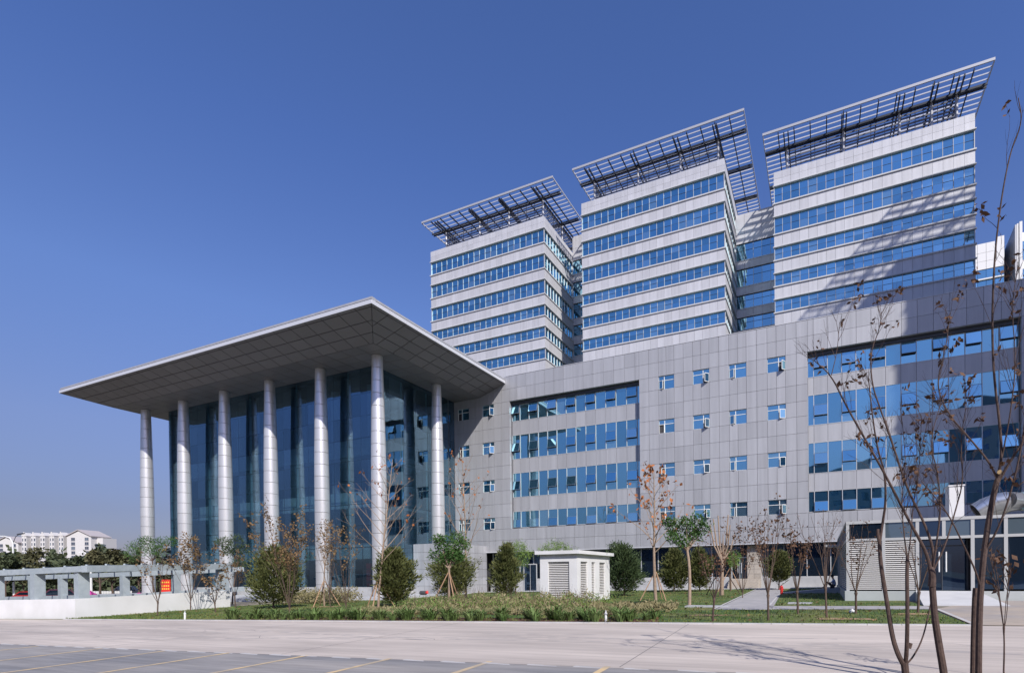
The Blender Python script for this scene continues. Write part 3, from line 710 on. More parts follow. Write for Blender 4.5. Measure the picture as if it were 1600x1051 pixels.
# glass walls
TZ = [22.89, 20.31, 18.07, 15.83, 13.59, 11.35, 9.10, 6.86, 4.62, 2.38, .52]
PW = 1.9428
gx = [XG-PW*i for i in range(19)]; gx[-1] = XGL
gy = [YG+PW*i for i in range(7)]+[-.05]
for side in (0, 1):
    mb = MB(); g = gx if side == 0 else gy
    lo, hi = min(g), max(g)
    for z in TZ[1:-1]:
        if side == 0: mb.box(lo, hi, YG+.02, YG+.10, z-.04, z+.04)
        else: mb.box(XG-.10, XG-.02, lo, hi, z-.04, z+.04)
    for x in g:
        if side == 0: mb.box(x-.03, x+.03, YG+.02, YG+.06, 0.52, 22.89)
        else: mb.box(XG-.06, XG-.02, x-.03, x+.03, 0.52, 22.89)
    for i, x in enumerate(g):                                # glass-green fins inside
        if i % 2 == 0:
            if side == 0: mb.box(x-.04, x+.04, YG+.12, YG+.30, 0.52, 22.8, 1)
            else: mb.box(XG-.30, XG-.12, x-.04, x+.04, 0.52, 22.8, 1)
    w = mb.build('glass_wall', [M['dark_frame'], mat('green_glass_fin', (.30, .46, .50), .25) if 'green_glass_fin' not in bpy.data.materials else bpy.data.materials['green_glass_fin']], HALL)
    for a, b in zip(g, g[1:]):
        a, b = min(a, b), max(a, b)
        for z1, z0 in zip(TZ, TZ[1:]):
            if side == 0: pbox('pane', M['glass_hall'], w, a+.008, b-.008, YG-.0, YG+.012, z0+.008, z1-.008)
            else: pbox('pane', M['glass_hall'], w, XG-.012, XG, a+.008, b-.008, z0+.008, z1-.008)
MB().box(XGL, XGL+.05, YG+.3, 0, -.4, 22.9).build('end_wall', M['dark_frame'], HALL)
pl = MB(); pl.box(XGL, XG, YG, YG+.25, -.5, .52); pl.box(XG-.25, XG, YG+.25, 0, -.5, .52); pl.build('plinth', M['conc_grey'], HALL)
m_int = mat('interior_grey', (.26, .28, .30), .8); m_par = mat('pale_green_parapet', (.50, .58, .60), .5); m_dark = mat('interior_dark_ceiling', (.06, .065, .075), .8)
MB().box(XGL, XG, -1.2, -1.0, -.4, 22.9).build('inner_wall', m_int, HALL)
MB().box(XGL+.1, XG-.1, YG+.6, -1.2, 22.5, 22.8).build('ceiling', m_dark, HALL)
MB().box(XGL+.1, XG-.4, YG+.3, -1.2, .3, .5).build('floor', M['conc_grey'], HALL)
for z in (3.9, 9.4, 14.95):
    MB().box(XGL+.1, XG-1.6, -10.9, -1.2, z-.4, z).build('floor_slab', m_int, HALL)
    MB().box(XGL+.1, XG-1.6, -11.05, -10.9, z-.4, z+1.3).build('parapet', m_par, HALL)
for k in range(6):
    x = -49.5-5.5*k
    MB().tube([(x, -9.4, .5), (x, -9.4, 22.5)], .42, 14).build('inner_column', mat('inner_column_white', (.42, .43, .44), .6) if k == 0 else bpy.data.materials['inner_column_white'], HALL)
rb = MB(); rb.box(-48.5, -47.0, YG+1.2, YG+1.35, .7, 3.0); rb.box(-48.35, -48.25, YG+1.15, YG+1.4, .5, .7); rb.box(-47.25, -47.15, YG+1.15, YG+1.4, .5, .7)
tag(rb.build('notice_board', mat('dark_red_board', (.30, .02, .03), .6)), 'dark red notice board standing behind the hall glass near the corner column', 'notice board')

# ================================================================== GLASS PAVILION (right)
AX0, AX1, AY0, AY1, AZ0, AZ1 = -3.1, 14.0, -20.2, -3.5, .45, 4.18
AN = thing('glass_pavilion', 'low white-framed glass pavilion with louvred corner and duct on its roof', 'building', (4, -12, -.2))
m_an = mat('pavilion_white_steel', (.43, .43, .42), .4, .1)
MB().box(AX0+.55, AX1-.3, AY0+.75, AY1, AZ0+.02, AZ1-.3).build('core', M['backing'], AN)
MB().box(AX0-.08, AX1, AY0-.12, AY1, -.13, AZ0).build('plinth', mat('pavilion_plinth', (.42, .44, .43), .7, noise=(1.2, (.36, .38, .37), 4, .3, .7)), AN)
MB().box(AX0, AX1, AY0, AY1, AZ1-.02, AZ1+.1).build('roof', M['roofdeck'], AN)
fb = MB()
vx = [-3.02, -1.26, .32, 1.51, 2.76, 4.15, 5.6, 7.05, 8.5, 9.95, 11.4, 12.85, 13.92]
for x in vx:
    z0 = AZ0 if x not in (1.51,) else 3.27
    fb.box(x-.08, x+.08, AY0, AY0+.12, z0, AZ1)
fb.box(AX0, AX1, AY0-.02, AY0+.14, AZ1-.04, AZ1+.12); fb.box(AX0+.02, AX1, AY0+.005, AY0+.13, 3.18, 3.32)
vy = [AY0+.1+2.35*i for i in range(8)]
for y in vy: fb.box(AX0, AX0+.12, y-.07, y+.07, AZ0, AZ1-.04)
fb.box(AX0-.02, AX0+.14, AY0+.14, AY1, AZ1-.04, AZ1+.12); fb.box(AX0+.005, AX0+.13, AY0+.13, AY1, 3.18, 3.32)
FR = fb.build('frame', m_an, AN)
for a, b in zip(vx, vx[1:]):
    pbox('pane', M['glass_dark'], FR, a+.08, b-.08, AY0+.05, AY0+.07, 3.32, AZ1-.04)
    if a >= 2.7: pbox('pane', M['glass_dark'], FR, a+.08, b-.08, AY0+.05, AY0+.07, AZ0+.1, 3.18)
for a, b in zip(vy, vy[1:]): pbox('pane', M['glass_dark'], FR, AX0+.05, AX0+.07, a+.07, b-.07, 3.32, AZ1-.04)
for a, b in ((-2.94, -1.34), (-1.18, .24)):
    n = 24
    for i in range(n):
        z = AZ0+.12+(3.18-AZ0-.2)*i/(n-1)
        pbox('louver', M['louver'], FR, a, b, AY0+.0, AY0+.12, z-.008, z+.008, (math.radians(38), 0, 0))
for a, b in zip(vy[:5], vy[1:6]):
    for i in range(22):
        z = AZ0+.12+(3.18-AZ0-.2)*i/21
        pbox('louver', M['louver'], FR, AX0+.0, AX0+.12, a+.07, b-.07, z-.008, z+.008, (0, math.radians(-38), 0))
# recessed double doors
dm = MB(); y = AY0+.62
dm.box(.38, .46, y, y+.1, AZ0, 3.18); dm.box(2.62, 2.7, y, y+.1, AZ0, 3.18); dm.box(1.52, 1.56, y, y+.08, AZ0, 2.8); dm.box(.46, 2.62, y, y+.1, 2.8, 2.87)
DD = dm.build('glass_door', M['dark_frame'], AN)
for a, b in ((.46, 1.52), (1.56, 2.62)): pbox('pane', M['glass_dark'], DD, a, b, y+.03, y+.05, AZ0+.02, 2.8)
pbox('pane', M['glass_dark'], DD, .46, 2.62, y+.03, y+.05, 2.87, 3.18)
for x in (1.38, 1.70): MB().tube([(x, y-.08, 1.45), (x, y-.08, 2.52)], .04, 8).build('handle', M['white_frame'], DD)
tag(MB().hexa([(.0, -24.0, -.4), (3.2, -24.4, -.4), (2.9, AY0-.13, -.4), (.2, AY0-.13, -.4), (.0, -24.0, -.1), (3.2, -24.4, -.06), (2.9, AY0-.13, .46), (.2, AY0-.13, .46)]).build('door_ramp', mat('white_concrete_ramp', (.56, .55, .53), .85, noise=(1.0, (.48, .47, .46), 5, .3, .7))), 'pale concrete ramp rising to the pavilion door', 'ramp')
tag(MB().hexa([(-7.3, -11.3, -.5), (AX0-.09, -11.3, -.5), (AX0-.09, -9.5, -.5), (-7.3, -9.5, -.5), (-7.3, -11.3, .0), (AX0-.09, -11.3, .40), (AX0-.09, -9.5, .40), (-7.3, -9.5, .0)]).build('side_ramp', M['conc_grey']), 'low grey ramp running to the louvred side of the pavilion', 'ramp')
sc = MB(); sc.box(-4.15, AX0, -11.2, -9.4, 3.35, 3.5); sc.tube([(-4.05, -9.6, .1), (-4.05, -9.6, 3.35)], .04, 8)
sc.build('side_canopy', m_an, AN)
bx = MB().box(2.06, 2.74, -18.6, -17.6, AZ1+.1, 6.1); bx.box(2.02, 2.78, -18.64, -17.56, 6.1, 6.17)
tag(bx.build('vent_shaft', M['white_wall']), 'slim white vent shaft standing on the pavilion roof', 'vent')
dk = thing('roof_duct', 'fat galvanised duct with two open elbows on the pavilion roof', 'duct', (5, -17, AZ1+.1))
def elbow(ox, oy, name):
    mb = MB(); r = .47; P = []; Rr = []
    path = [(ox-1.32, oy, 4.72), (ox-.92, oy, 4.98), (ox-.45, oy, 5.18), (ox+.1, oy, 5.27)]
    mb.tube([(a, b, c) for a, b, c in path], [r, r*1.0, r, r], 24, 0, False)
    for (a, b, c), (a2, b2, c2) in zip(path, path[1:]):
        mb.tube([(a-.01, b, c-.005), (a+.03, b, c+.02)], r*1.03, 24, 0, False)
    mb.tube([(ox-1.29, oy, 4.74), (ox-.85, oy, 5.02)], r*.93, 20, 1, False)
    return mb.build(name, [M['zinc'], M['backing']], dk, smooth=True)
elbow(4.75, -17.9, 'duct_elbow'); elbow(5.6, -16.7, 'duct_elbow')
MB().tube([(4.86, -17.9, 5.27), (5.5, -17.3, 5.27), (5.7, -16.7, 5.27)], .44, 20).build('duct_link', M['zinc'], dk, smooth=True)
MB().tube([(5.71, -16.7, 5.27), (13.5, -16.7, 5.27)], .51, 22).build('duct_run', M['duct_blue'], dk, smooth=True)
sp = MB()
for x in (6.4, 9, 11.5): sp.box(x-.05, x+.05, -17.1, -16.3, AZ1+.1, 4.9)
sp.build('duct_stand', M['dark_frame'], dk)

# ================================================================== LOUVRED KIOSK
KX0, KX1, KY0, KY1 = -21.15, -18.5, -22.75, -17.2
KI = thing('vent_kiosk', 'small white louvred vent house with a flat roof behind the shrubs', 'kiosk', (-19.8, -20, -.4))
kw = MB(); z0, z1 = -.5, 2.84
# front wall around one wide louvre, right wall around three narrow ones
kw.box(KX0, KX0+.58, KY0, KY0+.2, z0, z1); kw.box(KX1-.55, KX1, KY0, KY0+.2, z0, z1); kw.box(KX0+.58, KX1-.55, KY0, KY0+.2, 2.36, z1); kw.box(KX0+.58, KX1-.55, KY0, KY0+.2, z0, .1)
ol = [(-22.2, -21.1), (-20.45, -19.85), (-19.1, -18.05)]
cy = [KY0+.2]+[v for o in ol for v in o]+[KY1]
for a, b in zip(cy[::2], cy[1::2]): kw.box(KX1-.2, KX1, a, b, z0, z1)
for a, b in ol: kw.box(KX1-.2, KX1, a, b, 2.36, z1); kw.box(KX1-.2, KX1, a, b, z0, .1)
kw.box(KX0, KX0+.2, KY0+.2, KY1, z0, z1); kw.box(KX0+.2, KX1-.2, KY1-.2, KY1, z0, z1); kw.build('wall', M['white_wall'], KI)
MB().box(KX0+.3, KX1-.3, KY0+.3, KY1-.3, z0, z1-.02).build('core', M['backing'], KI)
MB().box(KX0-.25, KX1+.25, KY0-.25, KY1+.25, z1, z1+.22).build('roof', M['white_wall'], KI)
for i in range(20):
    z = .16+2.14*i/19
    pbox('louver', M['louver'], KI, KX0+.6, KX1-.57, KY0+.06, KY0+.18, z-.01, z+.01, (math.radians(40), 0, 0))
    for a, b in ol: pbox('louver', M['louver'], KI, KX1-.18, KX1-.06, a+.02, b-.02, z-.01, z+.01, (0, math.radians(40), 0))

# ================================================================== RAMP WALL + PERGOLA (left)
A_, B_ = Vector((-47.1, -35.49, 0)), Vector((-48.03, -25.56, 0))
L_ = Vector((-78, -38.75, 0))
def wallseg(mb, p, q, t, zb0, zb1, zt0, zt1):
    d = (q-p).normalized(); nrm = Vector((-d.y, d.x, 0))*t
    mb.hexa([(p.x, p.y, zb0), (q.x, q.y, zb1), (q.x+nrm.x, q.y+nrm.y, zb1), (p.x+nrm.x, p.y+nrm.y, zb0), (p.x, p.y, zt0), (q.x, q.y, zt1), (q.x+nrm.x, q.y+nrm.y, zt1), (p.x+nrm.x, p.y+nrm.y, zt0)])
mb = MB(); wallseg(mb, L_, A_, .3, -1.8, -1.3, -.1, .34); wallseg(mb, A_, B_, .3, -1.3, -1.2, .34, .56)
tag(mb.build('ramp_wall', M['white_wall'], None, (-47.1, -35.49, -.9)), 'long white rendered wall with a corner at the road edge', 'wall')
PG = thing('pergola', 'grey painted concrete pergola standing along the white ramp wall', 'pergola', (-50, -32, .4))
def wz(p): return .34+(p.x+47.1)*.0143 if p.y < -33 else .34+(p.y+35.49)*.022
def sq(x, y, w, z0, z1): return MB().box(x-w/2, x+w/2, y-w/2, y+w/2, z0, z1).build('post', M['pergola'], PG)
for x, y in ((-47.1, -35.0), (-51.2, -35.55), (-55.55, -36.0), (-60.4, -36.5), (-65.6, -37.05), (-71, -37.6)):
    z = .34+(x+47.1)*.0143; sq(x-.35, y, .55, z, 2.02+(x+47.1)*.018)
sq(-48.45, -26.0, .5, .56, 2.3)
L2, A2, B2 = Vector((-78, -38.35, 1.62)), Vector((-46.75, -35.05, 2.2)), Vector((-48.4, -25.5, 2.5))
bm = MB(); bm.bar(L2, A2, .5, .36); bm.bar(A2+Vector((.2, -.2, 0)), B2, .5, .42); bm.build('edge_beam', M['pergola'], PG)
R0, R1_, R2_ = Vector((-80, -32.6, 1.55)), Vector((-53.4, -29.6, 1.95)), Vector((-51.9, -22.0, 2.35))
bb = MB(); bb.bar(R0, R1_, .3, .34); bb.bar(R1_, R2_, .3, .38); dn = Vector((0, 0, -1.75)); bb.bar(R0+dn, R1_+dn, .3, .4); bb.bar(R1_+dn, R2_+dn, .3, .4); bb.build('rear_beam', M['pergola'], PG)
for x, y in ((-65.1, -30.95), (-61.4, -30.5), (-54.1, -29.7), (-52.9, -26.8), (-52.2, -23.4), (-70, -31.5), (-75, -32)):
    sq(x, y, .45, .0, 1.85 if y < -29 else 2.1)
for i in range(16):
    t = i/15; p = L2.lerp(A2, t); q = R0.lerp(R1_, t)
    MB().bar(p+Vector((0, 0, .23)), q+Vector((0, 0, .25)), .1, .1).build('rafter', M['pergola'], PG)
for i in range(1, 9):
    t = i/9; p = A2.lerp(B2, t); q = R1_.lerp(R2_, t)
    MB().bar(p+Vector((0, 0, .26)), q+Vector((0, 0, .25)), .1, .1).build('rafter', M['pergola'], PG)

# ================================================================== FAR THINGS
# apartment blocks (left distance)
def frame_at(px, py, D):
    """local axes at a far spot: origin, across, away"""
    o = atD(px, py, D); a = Vector((r_.x, r_.y, 0)).normalized(); b = Vector((-a.y, a.x, 0)); return o, a, b
m_apw = mat('apartment_white', (.56, .54, .52), .8); m_apy = mat('apartment_cream', (.55, .45, .32), .8); m_apr = mat('apartment_roof', (.40, .36, .35), .8); m_apg = glass('apartment_glass', (.4, .5, .65), (.06, .075, .10), .2)
m_apgrey = mat('apartment_grey_trim', (.30, .29, .31), .8)
def apartment(label, px0, px1, pytop, D, bays, gable_w):
    o = atD(px0, 880, D); o1 = atD(px1, 880, D); a = (o1-o); Lg = a.length; a.z = 0; a.normalize(); b = Vector((-a.y, a.x, 0))
    zb = gz(o.x, o.y); zt = atD(px0*.5+px1*.5, pytop, D).z; H = zt-zb
    T = thing('apartment_block', label, 'building', (o.x, o.y, zb), 'apartment blocks in the distance')
    def P(u, v, z): return (o.x+a.x*u+b.x*v, o.y+a.y*u+b.y*v, z+zb)
    def bx(mb, u0, u1, v0, v1, z0, z1, mi=0): mb.hexa([P(u0, v0, z0), P(u1, v0, z0), P(u1, v1, z0), P(u0, v1, z0), P(u0, v0, z1), P(u1, v0, z1), P(u1, v1, z1), P(u0, v1, z1)], mi)
    he = H-4.2; fl = 2.95; nf_ = int(he/fl)
    wall = MB(); roof = MB()
    g0 = Lg-gable_w
    if bays: bx(wall, 0, g0, 3, 14, 0, he)
    bx(wall, g0, Lg, 0, 14, he*.45, he); bx(wall, g0, Lg, 0, 14, 0, he*.45, 1)
    bx(wall, Lg, Lg+4, 4, 14, 0, he*.97)
    wall.hexa([P(g0, 0, he), P(Lg, 0, he), P(Lg, 14, he), P(g0, 14, he), P((g0+Lg)/2-.1, 0, H-.6), P((g0+Lg)/2+.1, 0, H-.6), P((g0+Lg)/2+.1, 14, H-.6), P((g0+Lg)/2-.1, 14, H-.6)])
    wall.build('wall', [m_apw, m_apy], T)
    gm = (g0+Lg)/2
    for s in (-1, 1):
        e_ = g0-.8 if s < 0 else Lg+.8
        roof.hexa([P(e_, -.8, he-.4), P(gm, -.8, H-.3), P(gm, 14, H-.3), P(e_, 14, he-.4), P(e_, -.8, he+.1), P(gm, -.8, H+.2), P(gm, 14, H+.2), P(e_, 14, he+.1)])
    roof.build('roof', m_apr, T)
    for k in range(1, nf_):                                    # gable windows with balconette ledges
        for u in (g0+gable_w*.18, g0+gable_w*.74):
            w = MB(); z = fl*k+.5; bx(w, u, u+2.6, -.25, .1, z-.25, z); bx(w, u, u+.15, -.12, .1, z, z+1.9); bx(w, u+2.45, u+2.6, -.12, .1, z, z+1.9); bx(w, u+.15, u+2.45, -.12, .1, z+1.75, z+1.9); bx(w, u+1.2, u+1.35, -.12, .1, z, z+1.75)
            w = w.build('window', m_apgrey, T); q = MB(); bx(q, u+.15, u+2.45, -.06, -.02, z, z+1.75); q.build('pane', m_apg, w)
    if bays:
        bw = g0/bays
        for i in range(bays):                                # projecting bays with little gables
            u0, u1 = i*bw+bw*.12, i*bw+bw*.62; um = (u0+u1)/2; hb = he+.4
            bay = MB(); bx(bay, u0, u1, 0, 3, 0, hb); bay.hexa([P(u0-.3, -.3, hb), P(u1+.3, -.3, hb), P(u1+.3, 4, hb), P(u0-.3, 4, hb), P(um-.1, -.3, hb+2.3), P(um+.1, -.3, hb+2.3), P(um+.1, 4, hb+2.3), P(um-.1, 4, hb+2.3)]); bx(bay, um-.45, um+.45, -.2, 0, 0, hb+2.6)
            bay = bay.build('bay', m_apw, T)
            for k in range(1, nf_):
                for uu in ((u0+.3, um-.5), (um+.5, u1-.3)):
                    q = MB(); bx(q, uu[0], uu[1], -.03, .0, fl*k+.3, fl*k+2.1); q.build('pane', m_apg, bay)
            for k in range(1, nf_):
                q = MB(); u2, u3 = u1+.4, (i+1)*bw+bw*.08; bx(q, u2, u3, 2.4, 3, fl*k-.2, fl*k+.9); q = q.build('balcony', m_apgrey, T)
                w = MB(); bx(w, u2+.4, u3-.4, 2.93, 3.0, fl*k+.9, fl*k+2.3); w.build('pane', m_apg, q)
        rr = MB(); rr.hexa([P(-.5, 2.5, he), P(g0, 2.5, he), P(g0, 14, he), P(-.5, 14, he), P(-.5, 7.5, he+2.6), P(g0, 7.5, he+2.6), P(g0, 9.5, he+2.6), P(-.5, 9.5, he+2.6)]); rr.build('roof', m_apr, T)
    return T
apartment('long white apartment block with five small gabled bays and a cream gable end', 33, 143, 827.5, 345, 5, 16)
apartment('apartment gable end at the very left edge, partly behind the lamp', -14, 29, 837.5, 350, 0, 15.5)
def towerfar():                                              # white and blue building behind the podium on the right
    T = thing('panelled_building', 'distant white panelled building with blue glass beyond the podium roof', 'building', (33, 90, 0))
    mw = mat('far_white_panel', (.75, .74, .72), .5)
    Y = 90
    MB().box(24.5, 34.5, Y+.4, Y+14, 0, 73).build('core', M['backing'], T)
    n = 6; fx = [24.6+(34.3-24.6)*i/n for i in range(n+1)]
    for a, b in zip(fx, fx[1:]):
        for z0, z1 in ((67.6, 69.4), (69.4, 71.3), (71.3, 73.4)):
            if a > 32 and z0 > 69: continue
            pbox('panel', mw, T, a+.03, b-.03, Y, Y+.35, z0+.03, z1-.03)
        for z0, z1 in ((60.2, 62.6), (62.7, 65.1), (65.5, 67.5)): pbox('pane', M['glass_tower'], T, a+.03, b-.03, Y+.1, Y+.3, z0, z1)
    pbox('panel', mw, T, 33.0, 34.35, Y, Y+.35, 69.4, 74.2)
    for z in (60.1, 62.65, 65.35): pbox('ledge', mw, T, 24.5, 34.2, Y-.3, Y+.2, z-.12, z+.14)
    f = MB()
    f.hexa([(34.8, Y+6, 60), (36.0, Y-1, 60), (36.3, Y-1, 60), (35.1, Y+6, 60), (34.8, Y+6, 70.8), (36.0, Y-1, 75.4), (36.3, Y-1, 75.4), (35.1, Y+6, 70.8)])
    f.box(36.35, 36.6, Y-1, Y+2, 60, 75.6, 1); f.box(36.8, 37.3, Y-1, Y+2, 60, 75.9, 1)
    f.build('fin', [M['alu'], mw], T)
    MB().box(37.3, 52, Y+.4, Y+14, 0, 73.4).build('rear_core', M['backing'], T)
    for i in range(7):
        a = 37.35+2.0*i
        pbox('pane', M['glass_tower'], T, a+.03, a+1.97, Y+.1, Y+.3, 68, 72); pbox('pane', M['glass_tower'], T, a+.03, a+1.97, Y+.1, Y+.3, 62, 66)
        for z0, z1 in ((66.05, 67.95), (72.05, 73.9)): pbox('panel', mw, T, a+.03, a+1.97, Y, Y+.35, z0, z1)
_before = set(bpy.data.objects)
towerfar()
for o in set(bpy.data.objects)-_before:
    if o.parent is None: o.location += Vector((-1.2, 0, 1.2))
rl = MB()                                                    # railing on the podium roof edge
for i in range(6): rl.tube([(7.6+1.6*i, 3, 24.5), (7.6+1.6*i, 3, 25.9)], .04, 6)
for z in (25.2, 25.55, 25.9): rl.tube([(7.6, 3, z), (15.6, 3, z)], .03, 6)
tag(rl.build('roof_railing', M['white_frame'], None, (8, 3, 24.5)), 'thin white railing on the podium roof at the right edge', 'railing')
# blocks across the car park, behind the camera (they show in the windows)
def oppo(label, x0, x1, y, h):
    T = thing('street_block', label, 'building', ((x0+x1)/2, y, -.7), 'blocks across the car park')
    MB().box(x0, x1, y-14, y, -2, h).build('wall', mat('street_block_wall', (.16, .16, .17), .8) if 'street_block_wall' not in bpy.data.materials else bpy.data.materials['street_block_wall'], T)
    k = MB()
    for i in range(int((x1-x0)/4)):
        for j in range(int(h/3.6)): k.box(x0+1+4*i, x0+3.4+4*i, y, y+.05, 1+3.6*j, 2.8+3.6*j)
    k.build('window', M['glass_dark'], T)
oppo('plain dark block across the car park, the lower one', -30, 11, -112, 31)
oppo('plain dark block across the car park, the taller one', 29, 75, -104, 43)
oppo('plain dark block across the car park, the far one', -125, -52, -135, 17)

# street lamps
def lamp(label, px, D, pytop, arm=1.0, dark=True):
    p = atD(px, 885, D); zt = atD(px, pytop, D).z; a = Vector((r_.x, r_.y, 0)).normalized()
    T = thing('street_lamp', label, 'street lamp', (p.x, p.y, gz(p.x, p.y)), 'street lamps on the far road')
    MB().tube([(p.x, p.y, gz(p.x, p.y)), (p.x, p.y, zt-1.2), tuple(Vector((p.x, p.y, zt-.3))-a*.5), tuple(Vector((p.x, p.y, zt))-a*1.6*arm)], [.16, .12, .10, .08], 8).build('pole', M['white_frame'], T)
    q = Vector((p.x, p.y, zt)); mb = MB()
    mb.bar(q-a*2.7*arm, q-a*1.4*arm, .35, .14); mb.build('lamp_head', M['white_frame'], T)
    if dark:
        mb = MB(); mb.tube([tuple(q-Vector((0, 0, 1.2))), tuple(q+a*.5-Vector((0, 0, .1))), tuple(q+a*1.0+Vector((0, 0, .25)))], .05, 6); mb.bar(q+a*.9+Vector((0, 0, .3)), q+a*1.9+Vector((0, 0, .45)), .4, .14); mb.build('side_lamp_head', M['dark_frame'], T)
lamp('white street lamp with a curved arm in front of the apartment blocks', 21, 92, 837)
lamp('white lamp post rising behind the pergola among the trees', 142, 77, 862, .6, False)

# cars, fence, board behind the pergola
def car(label, px, py, D, colr, heading, L=4.6, hgt=1.55):
    p = atD(px, py, D); z = gz(p.x, p.y); T = thing('parked_car', label, 'car', (p.x, p.y, z), 'cars parked behind the pergola')
    c, s = math.cos(heading), math.sin(heading)
    def P(u, v, w): return (p.x+c*u-s*v, p.y+s*u+c*v, z+w)
    m = mat('car_paint', colr, .3, .3)
    low = [(-L/2, .35), (L/2, .35), (L/2+.02, .62), (L/2-.15, .82), (L*.2, .95), (-L*.46, 1.0), (-L/2, .8)]
    def loft(prof, w0, w1, mi=0):
        mb = MB(); n = len(prof); mb.v = [P(u, -w0, w) for u, w in prof]+[P(u, w0, w) for u, w in prof]
        mb.f = [tuple(range(n-1, -1, -1)), tuple(range(n, 2*n))]+[(i, (i+1) % n, n+(i+1) % n, n+i) for i in range(n)]; mb.mi = [mi]*len(mb.f); return mb
    loft(low, .88, .88).build('body', m, T)
    cab = [(L*.2, .95), (L*.06, hgt-.1), (-.1, hgt), (-L*.32, hgt-.04), (-L*.46, 1.0)]
    loft(cab, .76, .76).build('cabin', m, T)
    g = [(L*.15, 1.0), (L*.05, hgt-.16), (-L*.3, hgt-.14), (-L*.41, 1.04)]
    loft(g, .775, .775).build('window', M['glass_dark'], T)
    for u in (-L*.31, L*.31):
        for v in (-.82, .82):
            mb = MB(); mb.tube([P(u, v-.1, .33), P(u, v+.1, .33)], .33, 16); mb.tube([P(u, v-.105, .33), P(u, v+.105, .33)], .18, 12, 1); mb.build('wheel', [M['backing'], M['zinc']], T)
    for v in (-.6, .6):
        MB().hexa([P(L/2-.12, v-.2, .6), P(L/2+.015, v-.2, .6), P(L/2+.015, v+.2, .6), P(L/2-.12, v+.2, .6), P(L/2-.12, v-.2, .76), P(L/2-.06, v-.2, .76), P(L/2-.06, v+.2, .76), P(L/2-.12, v+.2, .76)]).build('headlight', M['white_frame'], T)
car('dark burgundy minivan seen between the pergola posts', 105, 925, 66, (.10, .03, .05), 1.15, 4.9, 1.75)
car('red car half hidden behind the second pergola post', 57, 925, 73, (.38, .03, .03), .6)
car('pale silver van standing left of the columns under the trees', 205, 925, 90, (.30, .30, .31), .9, 5.0, 1.9)
fp = atD(143, 922, 85); fq = atD(205, 922, 85); fz = gz(fp.x, fp.y)
FN = thing('railing_fence', 'low white picket railing along the far road behind the pergola', 'fence', (fp.x, fp.y, fz))
n = 26
for i in range(n):
    q = fp+(fq-fp)*(i/(n-1)); pbox('picket', M['white_frame'], FN, q.x-.06, q.x+.06, q.y-.06, q.y+.06, fz, fz+1.2)
MB().bar((fp.x, fp.y, fz+.95), (fq.x, fq.y, fz+.95), .06).build('rail', M['white_frame'], FN)
bp = atD(259, 916, 62); a = Vector((r_.x, r_.y, 0)).normalized()
RB = thing('red_board', 'bright red display board with yellow rows beside the left column', 'board', (bp.x, bp.y, 0))
mb = MB(); mb.bar(bp-a*.55+Vector((0, 0, .1)), bp+a*.55+Vector((0, 0, .1)), .08, 1.5); mb.build('panel', mat('red_board_paint', (.62, .035, .02), .5), RB)
for k, z in enumerate((.42, .0, -.35)):
    mb = MB()
    for i in range(4): q = bp-a*(.36-.24*i)+Vector((0, 0, .1+z))-Vector((-a.y, a.x, 0))*.05; mb.bar(q-a*.07, q+a*.07, .02, .16)
    mb.build('yellow_row', mat('yellow_paint', (.75, .50, .06), .6), RB)
mb = MB(); mb.bar(bp-a*.4-Vector((0, 0, .95)), bp+a*.4-Vector((0, 0, .95)), .2, .5); mb.build('foot', mat('pale_blue_foot', (.35, .5, .6), .6), RB)
m_mag = mat('magenta_cloth', (.40, .03, .22), .8)
def heap(name, label, p, r, h, m, seed):
    g = random.Random(seed); mb = MB(); n = 14
    prof = [(r, 0), (r*.95, h*.35), (r*.7, h*.75), (r*.3, h), (.01, h*1.02)]
    mb.lathe(prof, p.x, p.y, n); mb.v = [(p.x+(x-p.x)*g.uniform(.8, 1.2), p.y+(y-p.y)*g.uniform(.8, 1.2), p.z+z*g.uniform(.9, 1.1)) for x, y, z in mb.v]
    return tag(mb.build(name, m, None, p), label, 'cover')
p = atD(218, 930, 66); p.z = gz(p.x, p.y)-.05; heap('cloth_heap', 'magenta covered heap beside the leftmost column', p, .7, 1.0, m_mag, 1)
p = atD(137, 930, 66); p.z = gz(p.x, p.y); heap('cloth_heap', 'magenta covered heap behind the corner post of the pergola', p, 1.1, 1.4, m_mag, 2)

# small things on the lawn
def post_light(label, px, Y):
    p = onlawn(px, Y); T = thing('lawn_light', label, 'lawn light', p, 'lawn lights at the road edge')
    mb = MB(); mb.lathe([(.05, p.z), (.05, p.z+.32), (.06, p.z+.33), (.06, p.z+.37), (.03, p.z+.40), (.001, p.z+.40)], p.x, p.y, 12); mb.build('stem', M['white_frame'], T, smooth=False)
    mb = MB(); mb.lathe([(.03, p.z+.40), (.03, p.z+.47), (.001, p.z+.49)], p.x, p.y, 10); mb.build('lamp_head', M['fascia'], T)
post_light('small white lawn light at the kerb before the wide shrub bed', 946, ey(-12.3)+.25)
post_light('small lawn light at the kerb below the white wall', 288, ey(-37.7)+.25)
p = onlawn(1221, -12.0)
FE = thing('hydrant', 'small red hydrant standing at the path edge', 'hydrant', p)
mr_ = mat('red_enamel', (.55, .03, .025), .4)
mb = MB(); mb.lathe([(.14, p.z), (.14, p.z+.05), (.10, p.z+.06), (.10, p.z+.5), (.12, p.z+.51), (.12, p.z+.55), (.09, p.z+.6), (.04, p.z+.65), (.001, p.z+.66)], p.x, p.y, 16); mb.build('body', mr_, FE, smooth=False)
mb = MB(); mb.tube([(p.x-.17, p.y, p.z+.4), (p.x+.17, p.y, p.z+.4)], .05, 10); mb.tube([(p.x, p.y-.15, p.z+.32), (p.x, p.y, p.z+.32)], .06, 10); mb.build('nozzle', mr_, FE)
